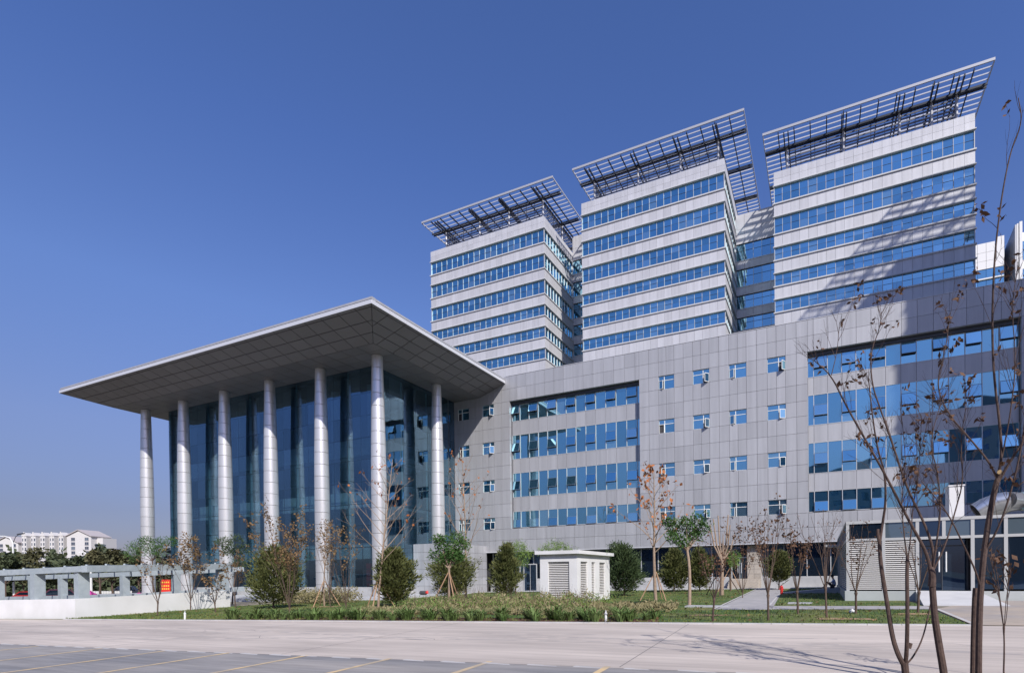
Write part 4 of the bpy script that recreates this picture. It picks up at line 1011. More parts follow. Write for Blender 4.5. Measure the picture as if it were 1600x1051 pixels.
mb = MB(); mb.tube([(p.x, p.y, p.z+.66), (p.x, p.y, p.z+.72)], .03, 8); mb.build('cap', M['dark_frame'], FE)
p = atY(662, 921, -9.6); p.z = -.37
BG = thing('holdall', 'black and red holdall lying on the path by the clad block', 'bag', p)
mb = MB(); mb.tube([(p.x-.45, p.y, p.z+.2), (p.x-.4, p.y, p.z+.22), (p.x+.3, p.y, p.z+.22), (p.x+.36, p.y, p.z+.2)], [.12, .21, .21, .12], 12); mb.build('body', M['backing'], BG)
mb = MB(); mb.tube([(p.x+.3, p.y, p.z+.23), (p.x+.5, p.y-.05, p.z+.3), (p.x+.6, p.y-.05, p.z+.14)], [.13, .17, .06], 10); mb.build('red_pouch', mr_, BG)
p = onlawn(1332, -28.6)
mb = MB(); mb.tube([(p.x-.12, p.y, p.z+.06), (p.x-.02, p.y+.02, p.z+.12), (p.x+.1, p.y-.02, p.z+.07)], [.05, .09, .05], 8)
tag(mb.build('paper_scrap', M['white_wall'], None, p), 'crumpled white scrap on the lawn at a sapling foot', 'litter')
p = onlawn(1105, -25.0)
tag(MB().box(p.x-1.1, p.x+1.1, p.y-.5, p.y+.5, p.z-.02, p.z+.08).build('manhole_slab', M['conc_grey'], None, p), 'flat pale concrete slab in the lawn beside the green tree', 'slab')
p = onlawn(1250, -22.5)
tag(MB().box(p.x-.6, p.x+.6, p.y-.5, p.y+.5, p.z-.02, p.z+.07).build('manhole_slab', M['conc_grey'], None, p), 'small flat slab in the lawn before the side ramp', 'slab')
for xx, yy_ in ((-3.0, -42.6), (-2.0, -42.9)):
    zz = gz(xx, yy_); tag(MB().box(xx-.5, xx+.5, yy_-.7, yy_+.7, zz-.05, zz+.012+.004*(xx > -2.5)).build('tree_pit', m_earth), kind='structure')

# seated person on the side ramp
def person():
    q = Vector((-3.62, -10.9, .36))
    T = thing('person', 'person in pale blue shirt and dark trousers sitting knees up against the pavilion', 'person', q)
    def skin(name, pts, edges, rad, m, sub=2):
        me = bpy.data.meshes.new(name); me.from_pydata([(x, y, z) for x, y, z in pts], edges, []); o = bpy.data.objects.new(name, me); link(o, T, q)
        me.materials.append(m); md = o.modifiers.new('skin', 'SKIN'); sv = me.skin_vertices[0].data
        for i, r in enumerate(rad): sv[i].radius = (r, r)
        sv[0].use_root = True
        s = o.modifiers.new('sub', 'SUBSURF'); s.levels = sub; s.render_levels = sub; md.use_smooth_shade = True; return o
    # facing -x, back against the wall at x=+.3; pelvis at origin
    pel = (.05, 0, .12); ch = (.10, 0, .50); nk = (.04, 0, .68); hd = (-.03, 0, .80); hd2 = (-.05, 0, .90)
    pts = [pel, (.10, 0, .30), ch, nk, hd, hd2]; ed = [(0, 1), (1, 2), (2, 3), (3, 4), (4, 5)]; rad = [.15, .14, .15, .055, .085, .08]
    for s in (-1, 1):
        b = len(pts); pts += [(.06, .19*s, .58), (-.10, .24*s, .38), (-.32, .16*s, .42), (-.40, .12*s, .43)]; ed += [(2, b), (b, b+1), (b+1, b+2), (b+2, b+3)]; rad += [.06, .05, .038, .035]
        b = len(pts); pts += [(.0, .10*s, .12), (-.40, .15*s, .46), (-.62, .14*s, .06), (-.78, .15*s, .04)]; ed += [(0, b), (b, b+1), (b+1, b+2), (b+2, b+3)]; rad += [.095, .065, .045, .04]
    skin('body', pts, ed, rad, mat('skin', (.42, .26, .18), .6))
    k = 1.16
    pts = [pel, (.10, 0, .30), ch, (.06, 0, .62)]; ed = [(0, 1), (1, 2), (2, 3)]; rad = [.16, .16, .17, .09]
    for s in (-1, 1): b = len(pts); pts += [(.06, .19*s, .58), (-.08, .235*s, .40)]; ed += [(2, b), (b, b+1)]; rad += [.075, .062]
    skin('shirt', pts, ed, rad, mat('pale_blue_shirt', (.34, .42, .60), .8))
    pts = [(.05, 0, .11)]; ed = []; rad = [.165]
    for s in (-1, 1): b = len(pts); pts += [(.0, .10*s, .12), (-.40, .15*s, .46), (-.60, .14*s, .10)]; ed += [(0, b), (b, b+1), (b+1, b+2)]; rad += [.108, .08, .06]
    skin('trousers', pts, ed, rad, mat('dark_trousers', (.02, .02, .03), .8))
    mb = MB(); mb.lathe([(.105, .82), (.112, .88), (.10, .95), (.06, .995), (.001, 1.0)], -.03, 0, 14)
    mb.v = [(x+q.x, y+q.y, z+q.z-.0) for x, y, z in mb.v]; mb.build('hair', mat('black_hair', (.012, .01, .01), .6), T, smooth=True)
person()

# ================================================================== PLANTS
def limb(mb, p, d, L, r0, r1, rng, up=.25, wig=.10, seg=5, sides=5):
    pts = [Vector(p)]; d = Vector(d).normalized()
    for i in range(seg):
        d = (d+Vector((0, 0, up/seg))+Vector(rng.normal(size=3)*wig)).normalized(); pts.append(pts[-1]+d*(L/seg))
    mb.tube(pts, [r0+(r1-r0)*i/seg for i in range(seg+1)], sides, cap=False); return pts, d
def twigs(mb, pts, L, r, rng, n, lo=.3, up=.3, spread=.9, tips=None, sub=0, sides=4):
    k = len(pts)-1
    for i in range(n):
        t = lo+(1-lo)*rng.random(); j = min(int(t*k), k-1); f = t*k-j
        p = pts[j].lerp(pts[j+1], f); ax = (pts[j+1]-pts[j]).normalized()
        a = Vector(rng.normal(size=3)); a -= ax*a.dot(ax); a.normalize()
        l = L*(1.15-.6*t)*rng.uniform(.6, 1.2)
        q, d = limb(mb, p, ax*(1.1-.3*spread)+a*spread*rng.uniform(.5, 1), l, r, r*.35, rng, up, .09, 4, sides)
        if tips is not None: tips += [q[m] for m in (2, 3, 4)]
        if sub: twigs(mb, q, l*.5, r*.55, rng, sub, .25, up, spread, tips, 0, 3)
def add_leaves(T, tips, n, length, width, m, rng, droop=-.4, name='dead_leaves', scatter=.05):
    if not n: return
    idx = rng.integers(0, len(tips), n); P = np.array([tuple(tips[i]) for i in idx])+rng.normal(size=(n, 3))*scatter
    ax = np.tile(np.array([0, 0, droop]), (n, 1))
    quads(name, leafquads(P, length, width, rng, ax, .7), m, T)
def stakes(T, p, rng, h=1.9, spread=1.1, n=3, m=None):
    a0 = rng.uniform(0, 6)
    for i in range(n):
        a = a0+i*2*math.pi/n; q = Vector((p.x+spread*math.cos(a), p.y+spread*math.sin(a), gz(p.x+spread*math.cos(a), p.y+spread*math.sin(a))-.05))
        MB().tube([q, Vector((p.x+.05*math.cos(a), p.y+.05*math.sin(a), p.z+h))], .035, 6).build('stake', m or M['stake'], T)
def upright(label, p, h, seed, bark='bark_pale', nl=24, leaf=None, nleaf=0, lsize=.2, trunk=.3, r=.09, ang=.55, stake=True, lean=(0, 0), name='bare_tree', group=None, Lf=.36, low=.25):
    rng = np.random.default_rng(seed); T = thing(name, label, 'tree', p, group)
    tb = MB(); pts, d = limb(tb, p-Vector((0, 0, .1)), (lean[0], lean[1], 1), h*.92, r, r*.18, rng, .1, .025, 9, 8); tb.build('trunk', M[bark], T, smooth=True)
    cb_ = MB(); tips = []; k = len(pts)-1
    for i in range(nl):
        t = low+(.98-low)*(i+.5)/nl; j = min(int(t*k), k-1); q = pts[j].lerp(pts[j+1], t*k-j); a = i*2.4+rng.uniform(-.5, .5)
        L = h*Lf*(1.15-t)*rng.uniform(.7, 1.15)+.3
        ln, dd = limb(cb_, q, (math.cos(a)*ang*1.3, math.sin(a)*ang*1.3, 1-.45*ang), L, r*.42*(1.1-t)+.006, .005, rng, .35, .06, 5, 5)
        tips += ln[2:]; twigs(cb_, ln, L*.42, .008, rng, 4, .25, .4, .55, tips, 1)
    cb_.build('crown', M[bark], T, smooth=True)
    if leaf: add_leaves(T, [q for q in tips], nleaf, lsize, lsize*.7, M[leaf], rng)
    if stake: stakes(T, p, rng)
    return T
def fan(label, p, h, seed, bark='bark_brown', ns=7, leaf='leaf_dark', nleaf=90, lsize=.11, trunk=.9, spread=.42, r=.05, group=None, name='sapling', bias=0, tw=5):
    rng = np.random.default_rng(seed); T = thing(name, label, 'tree', p, group)
    tb = MB(); pts, d = limb(tb, p-Vector((0, 0, .08)), (bias*.2, 0, 1), trunk, r*.85, r*.7, rng, 0, .03, 4, 8)
    tb.tube([pts[-1]-Vector((0, 0, .08)), pts[-1]+Vector((0, 0, .05)), pts[-1]+Vector((0, 0, .12))], [r*.7, r*1.15, r*.5], 8); tb.build('trunk', M[bark], T, smooth=True)
    cb_ = MB(); tips = []
    for i in range(ns):
        a = i*2*math.pi/ns+rng.uniform(-.3, .3); s = spread*rng.uniform(.45, 1.15); L = (h-trunk)*rng.uniform(.75, 1.08)
        ln, dd = limb(cb_, pts[-1], (math.cos(a)*s+bias, math.sin(a)*s, 1), L, r*.36, .005, rng, .12, .045, 7, 6)
        tips += ln[4:]; twigs(cb_, ln, L*.34, .006, rng, tw, .35, .25, .55, tips, 2)
    cb_.build('crown', M[bark], T, smooth=True)
    add_leaves(T, tips, nleaf, lsize, lsize*.75, M[leaf], rng)
    return T
def conifer(label, p, h, R, seed, m='juniper', n=5200, base=.1, taper=.8, name='juniper', group=None, L=.30, lumps=5):
    rng = np.random.default_rng(seed); T = thing(name, label, 'conifer', p, group)
    tb = MB(); limb(tb, p-Vector((0, 0, .1)), (0, 0, 1), h*.8, .07, .02, rng, 0, .02, 5, 7)
    for i in range(14):
        a = i*2.4; limb(tb, p+Vector((0, 0, h*(.08+.05*i))), (math.cos(a), math.sin(a), .7), R*.9*(1-.05*i), .03, .008, rng, .3, .08, 4, 4)
    tb.build('trunk', M['bark_brown'], T, smooth=True)
    nb = int(95+R*25); per = max(20, n//nb); ph = rng.uniform(0, 6, 4); Ps = []; As = []; bt = MB()
    pk = rng.uniform(.20, .36); sk = rng.uniform(-.12, .12, 2)*R
    for i in range(nb):                                     # foliage hangs on branchlets, so the outline breaks up and gaps stay open
        t = base+(1-base)*((i+.5)/nb)**rng.uniform(.95, 1.1); u = (t-base)/(1-base)
        pr = min(1, (.45+.55*u/pk)) if u < pk else max(.05, ((1-u)/(1-pk)))**(.95-.45*taper)
        a = i*2.39996+rng.uniform(-.5, .5)
        ln = R*pr*rng.uniform(.62, 1.16)*(1+.13*math.sin(3*a+ph[0]+4*u)+.12*math.sin(2*a+ph[1]-7*u))
        o_ = np.array([p.x+sk[0]*u, p.y+sk[1]*u, p.z+h*t*.93]); d_v = np.array([math.cos(a), math.sin(a), .55+.5*u])
        k = max(6, int(per*(.35+ln/R)))
        f = rng.uniform(.15, 1.0, k)**.7
        q = o_+np.outer(f*ln, d_v*[1, 1, .45])+rng.normal(size=(k, 3))*(.085*R+.10*ln*(1-f))[:, None]
        Ps.append(q); As.append(np.tile(d_v+[0, 0, .25], (k, 1)))
        if i % 3 == 0: bt.tube([tuple(o_), tuple(o_+d_v*[1, 1, .45]*ln*.8)], [.016, .006], 4, cap=False)
    bt.build('branches', M['bark_brown'], T)
    P = np.concatenate(Ps); ax = np.concatenate(As)
    quads('crown', leafquads(P, L, L*.24, rng, ax, .45), M[m], T)
    return T
def leafy(label, p, h, seed, clumps, m='green', nper=420, lsize=.16, bark='bark_brown', r=.07, name='broadleaf_tree', stake=False, droop=.2, trunk_top=None, group=None, width=.55):
    """clumps: (dx, dz, radius) in the picture plane, scattered a little in depth"""
    rng = np.random.default_rng(seed); T = thing(name, label, 'tree', p, group)
    a = Vector((r_.x, r_.y, 0)).normalized(); b = Vector((-a.y, a.x, 0))
    clumps = [(a_*.82, b_*.82, c_*.82) for a_, b_, c_ in clumps]; lsize *= .85
    tb = MB(); tt = trunk_top*.82 if trunk_top else h*.5
    pts, d = limb(tb, p-Vector((0, 0, .1)), (0, 0, 1), tt, r, r*.7, rng, 0, .03, 6, 8)
    Q = []; AX = []
    for dx, dz, R in clumps:
        c = p+a*dx+b*rng.uniform(-.5, .5)*R*1.6+Vector((0, 0, dz))
        mid = pts[-1].lerp(c, .5)+Vector((0, 0, -.1)); tb.tube([pts[-1]-Vector((0, 0, .05)), mid, c], [r*.55, r*.35, r*.15], 6)
        q = rng.normal(size=(nper, 3)); q /= np.linalg.norm(q, axis=1)[:, None]; q *= (R*rng.uniform(.35, 1.05, nper)**.7)[:, None]
        q *= 1+.25*np.sin(q[:, :1]*7/R+q[:, 2:]*5/R); q[:, 2] *= .8
        Q.append(q+np.array(c)); AX.append(q/R*.8+np.array([0, 0, droop]))
    tb.build('trunk', M[bark], T, smooth=True)
    quads('crown', leafquads(np.concatenate(Q), lsize, lsize*width, rng, np.concatenate(AX), .6), M[m], T)
    if stake: stakes(T, p, rng, h*.45, 1.2)
    return T
# along the white wall
fan('thin twin-stemmed sapling with sparse leaves before the middle of the white wall', G(246, 962), 4.0, 1, nleaf=120, leaf='leaf_brown', lsize=.13, spread=.34, ns=6)
fan('bushy brown-leaved sapling at the right half of the white wall', G(298, 954), 5.5, 2, nleaf=1100, leaf='leaf_brown', lsize=.14, spread=.40, ns=9, tw=8)
fan('short brown sapling near the right end of the white wall', G(337, 957), 2.6, 3, nleaf=220, leaf='leaf_brown', lsize=.15, spread=.45, ns=6, trunk=.7)
fan('brown-leaved sapling just past the right end of the white wall', G(368, 950), 4.0, 4, nleaf=380, leaf='leaf_brown', lsize=.13, spread=.30, ns=6)
leafy('tufted green pine showing over the pergola before the leftmost column', onlawn(240, -21), 5.0, 5, [(-2.2, 7.3, .85), (-1.0, 7.9, .7), (.6, 7.6, .75), (1.9, 7.8, .7), (-.3, 6.6, .9), (.9, 6.7, .8), (-2.1, 6.3, .9)], 'green', 320, .30, width=.22, name='pine_tree', trunk_top=5.6)
leafy('tufted green pine with two clumps by the end of the pergola', onlawn(362, -21.5), 5.2, 6, [(-1.0, 6.9, .7), (.7, 7.0, .85), (1.1, 6.1, .7), (-.2, 5.9, .6), (1.3, 4.6, .8)], 'cedar', 320, .30, width=.22, name='pine_tree', trunk_top=5.2)
conifer('big dark juniper behind the brown-leaved shrub left of centre', G(427, 951), 4.55, 1.9, 11, n=8500, taper=.62)
fan('tall brown-leaved shrub standing before the big dark juniper', G(452, 961), 5.5, 12, 'bark_brown', 11, 'leaf_brown', 1300, .125, .5, .30, .05, tw=9)
upright('slim bare tree with a pale trunk between two columns', G(507, 947), 6.7, 13, nl=18, leaf='leaf_brown', nleaf=160, lsize=.16, ang=.28, r=.06, Lf=.24, low=.45)
fan('thin upright sapling with brown leaves right of the slim pale tree', G(516, 949), 5.6, 14, 'bark_brown', 7, 'leaf_brown', 420, .12, .9, .16, .05, tw=7)
fan('open multi-stemmed sapling at the foot of the fifth column', G(541, 951), 5.9, 15, 'bark_brown', 9, 'leaf_brown', 260, .15, .3, .30, .045, tw=4)
upright('tall wide-crowned bare tree with a few orange leaves before the corner column', G(591, 950), 10.8, 16, nl=26, leaf='leaf_orange', nleaf=55, lsize=.22, ang=.62, r=.08, lean=(.12, -.05), Lf=.42, low=.30)
conifer('round dense juniper before the corner column', G(618, 948), 4.05, 1.5, 17, n=9000, taper=.55)
conifer('broad juniper behind the staked green tree', G(705, 938), 4.1, 2.0, 18, n=9000, taper=.5)
leafy('small dark green tree on crossed stakes with a forked bushy crown', G(702, 950), 4.9, 19, [(-.9, 4.0, .62), (-.45, 4.7, .62), (.55, 5.3, .62), (1.0, 4.8, .60), (.3, 4.2, .65), (-.2, 3.7, .6), (-.7, 5.2, .5), (.75, 3.9, .5)], 'green', 420, .16, 'bark_pale', .09, stake=True, trunk_top=3.2)
upright('tall slender bare tree in front of the small windows left of the first recess', G(728, 935), 13.3, 20, nl=24, leaf='leaf_orange', nleaf=70, lsize=.26, ang=.48, r=.10, Lf=.42, low=.28, stake=False)
conifer('upright dark juniper left of the white kiosk', G(790, 936), 4.6, 1.35, 21, n=7500, taper=.6)
leafy('feathery light green willow behind the upright juniper', onlawn(806, -8), 5.9, 22, [(-.6, 5.6, .9), (.5, 5.9, .9), (.0, 4.8, 1.0), (1.3, 5.0, .8), (-1.0, 4.5, .8), (.8, 4.0, .8)], 'willow', 420, .36, droop=-.7, width=.14, name='willow_tree')
leafy('feathery light green willow showing above the kiosk roof', onlawn(868, -7), 5.6, 23, [(-1.3, 5.2, .8), (-.3, 5.8, .9), (.8, 5.4, .9), (1.9, 4.9, .8)], 'willow', 380, .36, droop=-.6, width=.14, name='willow_tree')
conifer('tall dark cedar to the right of the white kiosk', G(975, 931), 4.2, 1.75, 24, 'cedar', 8000, taper=.55, name='cedar_tree')
leafy('pointed green cedar top behind the right corner of the kiosk', onlawn(962, -10), 5.4, 25, [(0, 5.0, .7), (.3, 4.3, .9), (-.3, 4.0, .8), (.1, 3.2, 1.0)], 'cedar', 500, .28, width=.25, name='cedar_tree')
upright('tall staked tree with a pale trunk and clusters of orange leaves at its top', G(1025, 938), 9.4, 26, nl=26, leaf='leaf_orange', nleaf=230, lsize=.26, ang=.66, r=.12, Lf=.44, low=.36)
leafy('slim-trunked green tree with a spreading crown before the small windows', G(1077, 947), 5.1, 27, [(-.9, 5.2, .55), (-.2, 5.5, .5), (.7, 5.7, .6), (1.0, 5.2, .55), (-1.1, 4.6, .5), (-.5, 4.3, .5), (.5, 4.7, .55), (-1.2, 5.6, .4), (.2, 5.0, .5)], 'green', 330, .15, 'bark_pale', .10, trunk_top=3.9)
conifer('juniper behind the green tree, the left one of two', onlawn(1053, -6.5), 3.95, 1.5, 28, n=7000, taper=.5)
conifer('juniper behind the green tree, the right one of two', onlawn(1093, -6), 3.95, 1.35, 29, n=6500, taper=.5)
def pollard():
    p = G(1128, 930); rng = np.random.default_rng(30); T = thing('pollarded_tree', 'pollarded bare tree with thick upright limbs and dark stakes', 'tree', p)
    tb = MB(); pts, d = limb(tb, p-Vector((0, 0, .1)), (0, 0, 1), 2.7, .14, .12, rng, 0, .01, 5, 9); tb.build('trunk', M['bark_pale'], T, smooth=True)
    cb_ = MB(); a = Vector((r_.x, r_.y, 0)).normalized()
    for dx, zt in ((-.9, 5.3), (-.62, 5.7), (-.28, 5.95), (.12, 4.6), (.45, 6.0), (.7, 5.2), (1.0, 4.7)):
        q = pts[-1]; e = p+a*dx+Vector((0, rng.uniform(-.5, .5), zt)); m = q.lerp(e, .4)+a*dx*.25
        cb_.tube([q-Vector((0, 0, .1)), m, e], [.08, .06, .045 if zt > 5 else .02], 7)
    cb_.build('crown', M['bark_pale'], T, smooth=True); stakes(T, p, rng, 2.2, 1.5, 3, M['bark_dark'])
pollard()
leafy('small light green willow beside the pollarded tree', onlawn(1141, -6.5), 4.5, 31, [(0, 3.9, .6), (.5, 3.6, .55), (-.4, 3.4, .5), (.3, 3.0, .5)], 'willow', 330, .30, droop=-.6, width=.14, name='willow_tree', stake=True)
fan('dark thin sapling at the kerb below the green tree', onlawn(1113, -32.7), 3.0, 32, 'bark_dark', 6, 'leaf_dark', 160, .10, .9, .30, .05, tw=6)
conifer('olive juniper with a bare foot beside the stone pier', onlawn(1217, -4.6), 3.4, 1.25, 33, n=6500, taper=.5, base=.25)
SAP = 'row of saplings on the right lawn'
fan('kerbside sapling with dark seed heads, leftmost on the right lawn', onlawn(1200, -32.2), 4.15, 34, 'bark_brown', 8, 'leaf_dark', 300, .10, 1.0, .36, .055, SAP, bias=-.05)
fan('second sapling from the left on the right lawn, its leaves in dark tufts', G(1247, 960), 3.75, 35, 'bark_brown', 6, 'leaf_dark', 330, .11, 1.0, .34, .06, SAP)
fan('slender sapling before the seated person', G(1292, 967), 4.15, 36, 'bark_brown', 8, 'leaf_dark', 60, .08, 1.2, .30, .05, SAP)
fan('forked sapling before the louvred pavilion corner', G(1337, 959), 3.5, 37, 'bark_brown', 6, 'leaf_dark', 150, .10, .9, .40, .06, SAP)
fan('sapling before the pavilion doors, at the right end of the lawn', G(1434, 959), 3.25, 38, 'bark_brown', 7, 'leaf_dark', 80, .10, .9, .36, .06, SAP)
fan('low purple-brown sapling beside the path', onlawn(1160, -17), 4.9, 39, 'bark_brown', 9, 'leaf_dark', 420, .14, .4, .28, .045, None)

# ---- the big dark trees in the near right foreground
def nearstem(mb, pts, r0, r1, sides=9):
    P = [atD(*q) for q in pts]; r0 *= .74; r1 *= .72
    # smooth the polyline
    for _ in range(2):
        N = [P[0]]
        for a, b in zip(P, P[1:]): N += [a.lerp(b, .25), a.lerp(b, .75)]
        N.append(P[-1]); P = N
    k = len(P)-1; mb.tube(P, [r0+(r1-r0)*i/k for i in range(k+1)], sides); return P
def neartree(label, stems, seed, cuts=(), nleaf=60, ntw=6, Ltw=.8, lsz=.11, z0=None):
    rng = np.random.default_rng(seed); base = atD(*stems[0][0][0]); base.z = gz(base.x, base.y)
    T = thing('foreground_tree', label, 'tree', base, 'dark bare trees in the foreground')
    tips = []; tb = MB(); cb_ = MB()
    for i, (pts, ra, rb, kind) in enumerate(stems):
        P = nearstem(tb if kind == 't' else cb_, pts, ra, rb)
        if kind != 't':
            n = max(1, int(ntw*kind)) if kind else 0
            if n: twigs(cb_, P[len(P)//4:], Ltw, .0042, rng, int(n*2.8), .1, .35, .6, tips, 3, 5)
            tips += P[len(P)//2:]
    tb.build('trunk', M['bark_dark'], T, smooth=True)
    if cb_.v: cb_.build('crown', M['bark_dark'], T, smooth=True)
    for (c, r) in cuts:
        p = atD(*c); t = (CAMC-p).normalized(); mb = MB(); mb.tube([p-t*.02, p+t*.05], [r, r], 10); mb.build('cut_face', mat('cut_wood', (.62, .42, .20), .8) if 'cut_wood' not in bpy.data.materials else bpy.data.materials['cut_wood'], T)
    # curled dead leaves, in loose bunches
    if nleaf:
        idx = rng.integers(0, len(tips), nleaf); C = np.array([tuple(tips[i]) for i in idx])
        C = np.repeat(C, 3, 0)+rng.normal(size=(nleaf*3, 3))*.035
        quads('dead_leaves', np.concatenate([leafquads(C, lsz, lsz*.6, rng, np.tile([0, 0, -.6], (len(C), 1)), .8), leafquads(C, lsz*.8, lsz*.5, rng, np.tile([0, 0, -.3], (len(C), 1)), 1.0)]), M['leaf_dark'], T)
    return T
D1, D2, D3 = 9.0, 8.7, 8.4
neartree('foreground tree forking low into bent stems, leftmost of the dark trees', [
    ([(1419, 1110, D1), (1416, 1060, D1), (1413, 1034, D1)], .075, .085, 't'),
    ([(1413, 1040, D1), (1403, 1022, D1), (1394, 994, D1+.05), (1387, 947, D1+.1), (1376, 882, D1+.1), (1374, 846, D1+.1)], .06, .042, 't'),
    ([(1374, 850, D1+.1), (1380, 811, D1+.1), (1384, 784, D1), (1383, 740, D1-.1), (1370, 697, D1-.2), (1362, 640, D1-.3), (1357, 590, D1-.3)], .034, .010, 1.2),
    ([(1374, 846, D1+.1), (1371, 832, D1+.1), (1372, 826, D1+.1)], .044, .03, 't'),
    ([(1415, 1035, D1), (1417, 1012, D1-.1), (1418, 957, D1-.2), (1417, 900, D1-.2), (1418, 868, D1-.2)], .05, .036, 't'),
    ([(1418, 880, D1-.2), (1412, 830, D1-.2), (1408, 780, D1-.1), (1416, 730, D1), (1410, 660, D1+.1)], .016, .006, 1.6),
    ([(1418, 880, D1-.2), (1424, 830, D1-.2), (1426, 790, D1-.1), (1436, 740, D1), (1440, 650, D1+.1)], .016, .006, 1.6),
    ([(1415, 1038, D1), (1426, 1027, D1+.1), (1441, 1000, D1+.2), (1452, 955, D1+.3), (1456, 930, D1+.3)], .024, .012, 't'),
    ([(1420, 1012, D1), (1423, 1004, D1)], .05, .045, 't'),
    ], 51, nleaf=30, ntw=6, lsz=.09)
neartree('leaning foreground tree with long limbs arching up left, middle of the dark trees', [
    ([(1482, 1110, D2), (1475, 1051, D2), (1466, 1000, D2), (1460, 960, D2), (1456, 905, D2)], .085, .066, 't'),
    ([(1456, 915, D2), (1457, 896, D2-.02), (1454, 886, D2)], .085, .06, 't'),
    ([(1456, 896, D2), (1449, 868, D2), (1440, 848, D2-.05), (1419, 811, D2-.1), (1386, 746, D2-.2), (1349, 681, D2-.3), (1320, 630, D2-.35), (1299, 586, D2-.4), (1272, 563, D2-.4)], .042, .009, .9),
    ([(1299, 586, D2-.4), (1308, 550, D2-.4), (1312, 503, D2-.4)], .010, .004, .3),
    ([(1456, 896, D2), (1460, 862, D2+.05), (1446, 820, D2+.1), (1416, 760, D2+.2), (1397, 700, D2+.2), (1376, 640, D2+.2), (1362, 600, D2+.2), (1360, 550, D2+.2), (1374, 515, D2+.2), (1378, 487, D2+.2)], .034, .006, 1.4),
    ([(1457, 890, D2), (1463, 850, D2-.1), (1470, 800, D2-.1), (1466, 740, D2-.1), (1452, 690, D2-.2), (1470, 630, D2-.2)], .026, .006, 1.6),
    ([(1457, 893, D2), (1478, 850, D2), (1492, 800, D2+.1), (1506, 750, D2+.2), (1500, 690, D2+.2), (1512, 620, D2+.2)], .022, .006, 1.4),
    ], 52, nleaf=54, ntw=7, lsz=.09)
neartree('tallest foreground tree with a doubled trunk and a sawn limb top', [
    ([(1529, 1110, D3), (1529, 1051, D3), (1530, 969, D3), (1533, 910, D3), (1538, 860, D3), (1546, 806, D3), (1556, 756, D3), (1562, 742, D3)], .066, .055, 't'),
    ([(1519, 1110, D3+.2), (1520, 1051, D3+.2), (1521, 980, D3+.2), (1523, 925, D3+.15), (1524, 918, D3+.15)], .055, .045, 't'),
    ([(1560, 748, D3), (1562, 735, D3-.03)], .052, .045, 't'),
    ([(1560, 750, D3), (1545, 720, D3), (1512, 681, D3+.1), (1480, 645, D3+.2), (1462, 600, D3+.3), (1478, 545, D3+.3), (1484, 490, D3+.3)], .024, .007, 1.5),
    ([(1558, 750, D3), (1566, 713, D3), (1562, 660, D3), (1553, 589, D3), (1550, 513, D3), (1552, 440, D3-.1), (1556, 380, D3-.1), (1566, 300, D3-.2), (1580, 232, D3-.2), (1598, 190, D3-.3), (1591, 153, D3-.3)], .030, .008, .5),
    ([(1560, 752, D3), (1575, 726, D3-.1), (1592, 700, D3-.2), (1612, 670, D3-.2)], .030, .018, .6),
    ([(1538, 862, D3), (1552, 840, D3-.1), (1566, 810, D3-.2), (1582, 760, D3-.3), (1596, 700, D3-.35), (1604, 640, D3-.4)], .024, .014, .8),
    ([(1532, 916, D3), (1524, 890, D3-.1), (1506, 852, D3-.2), (1484, 806, D3-.3), (1458, 772, D3-.35), (1440, 752, D3-.4)], .022, .008, .4),
    ([(1566, 713, D3), (1580, 640, D3-.2), (1588, 560, D3-.3), (1580, 480, D3-.3), (1590, 420, D3-.3)], .016, .005, 1.4),
    ], 53, cuts=[((1562, 737, D3-.07), .034)], nleaf=60, ntw=6, lsz=.10)
fan('thin dark sapling with hanging dead leaves at the right edge of the road', (lambda q: Vector((q.x, q.y, gz(q.x, q.y))))(atD(1569, 1051, 8.9)), 2.2, 54, 'bark_dark', 5, 'leaf_dark', 60, .10, .9, .26, .016, tw=4, name='foreground_sapling')

# ---- planting along the kerb: strap-leaved clumps, brush before the kiosk, grass
rngL = np.random.default_rng(77)
def clump_mesh(seed):
    g = np.random.default_rng(seed); n = 46; Q = []
    for i in range(n):
        a = g.uniform(0, 2*math.pi); l = g.uniform(.35, .72); s = g.uniform(.25, .75); w = .022; b0 = np.array([math.cos(a), math.sin(a), 0])*g.uniform(0, .12); d = np.array([math.cos(a)*s, math.sin(a)*s, 1]); d /= np.linalg.norm(d)
        sd = np.array([-math.sin(a), math.cos(a), 0])*w; m = b0+d*l*.6; e = m+(d+np.array([math.cos(a), math.sin(a), -.5])*.8)*l*.35
        Q += [[b0-sd, b0+sd, m+sd*.9, m-sd*.9], [m-sd*.9, m+sd*.9, e+sd*.15, e-sd*.15]]
    o = quads('strap_leaf_clump', Q, M['lily'], kind=None); return o
protos = [clump_mesh(s) for s in (1, 2, 3, 4)]
used = set()
for i in range(74):
    x = -33.3+23.0*((i*.618) % 1); row = i % 2; y = ey(x)+(.35 if row == 0 else 1.15)+rngL.uniform(-.25, .25)
    k = i % 4
    o = protos[k] if k not in used else protos[k].copy()
    if k in used: COL.objects.link(o)
    used.add(k)
    o.location = (x, y, gz(x, y)+.02); s = rngL.uniform(.8, 1.35); o.scale = (s, s, s); o.rotation_euler = (0, 0, rngL.uniform(0, 6))
    tag(o, 'strap-leaved green clump in the red mulch along the road kerb', 'plant', 'strap-leaved clumps along the kerb')
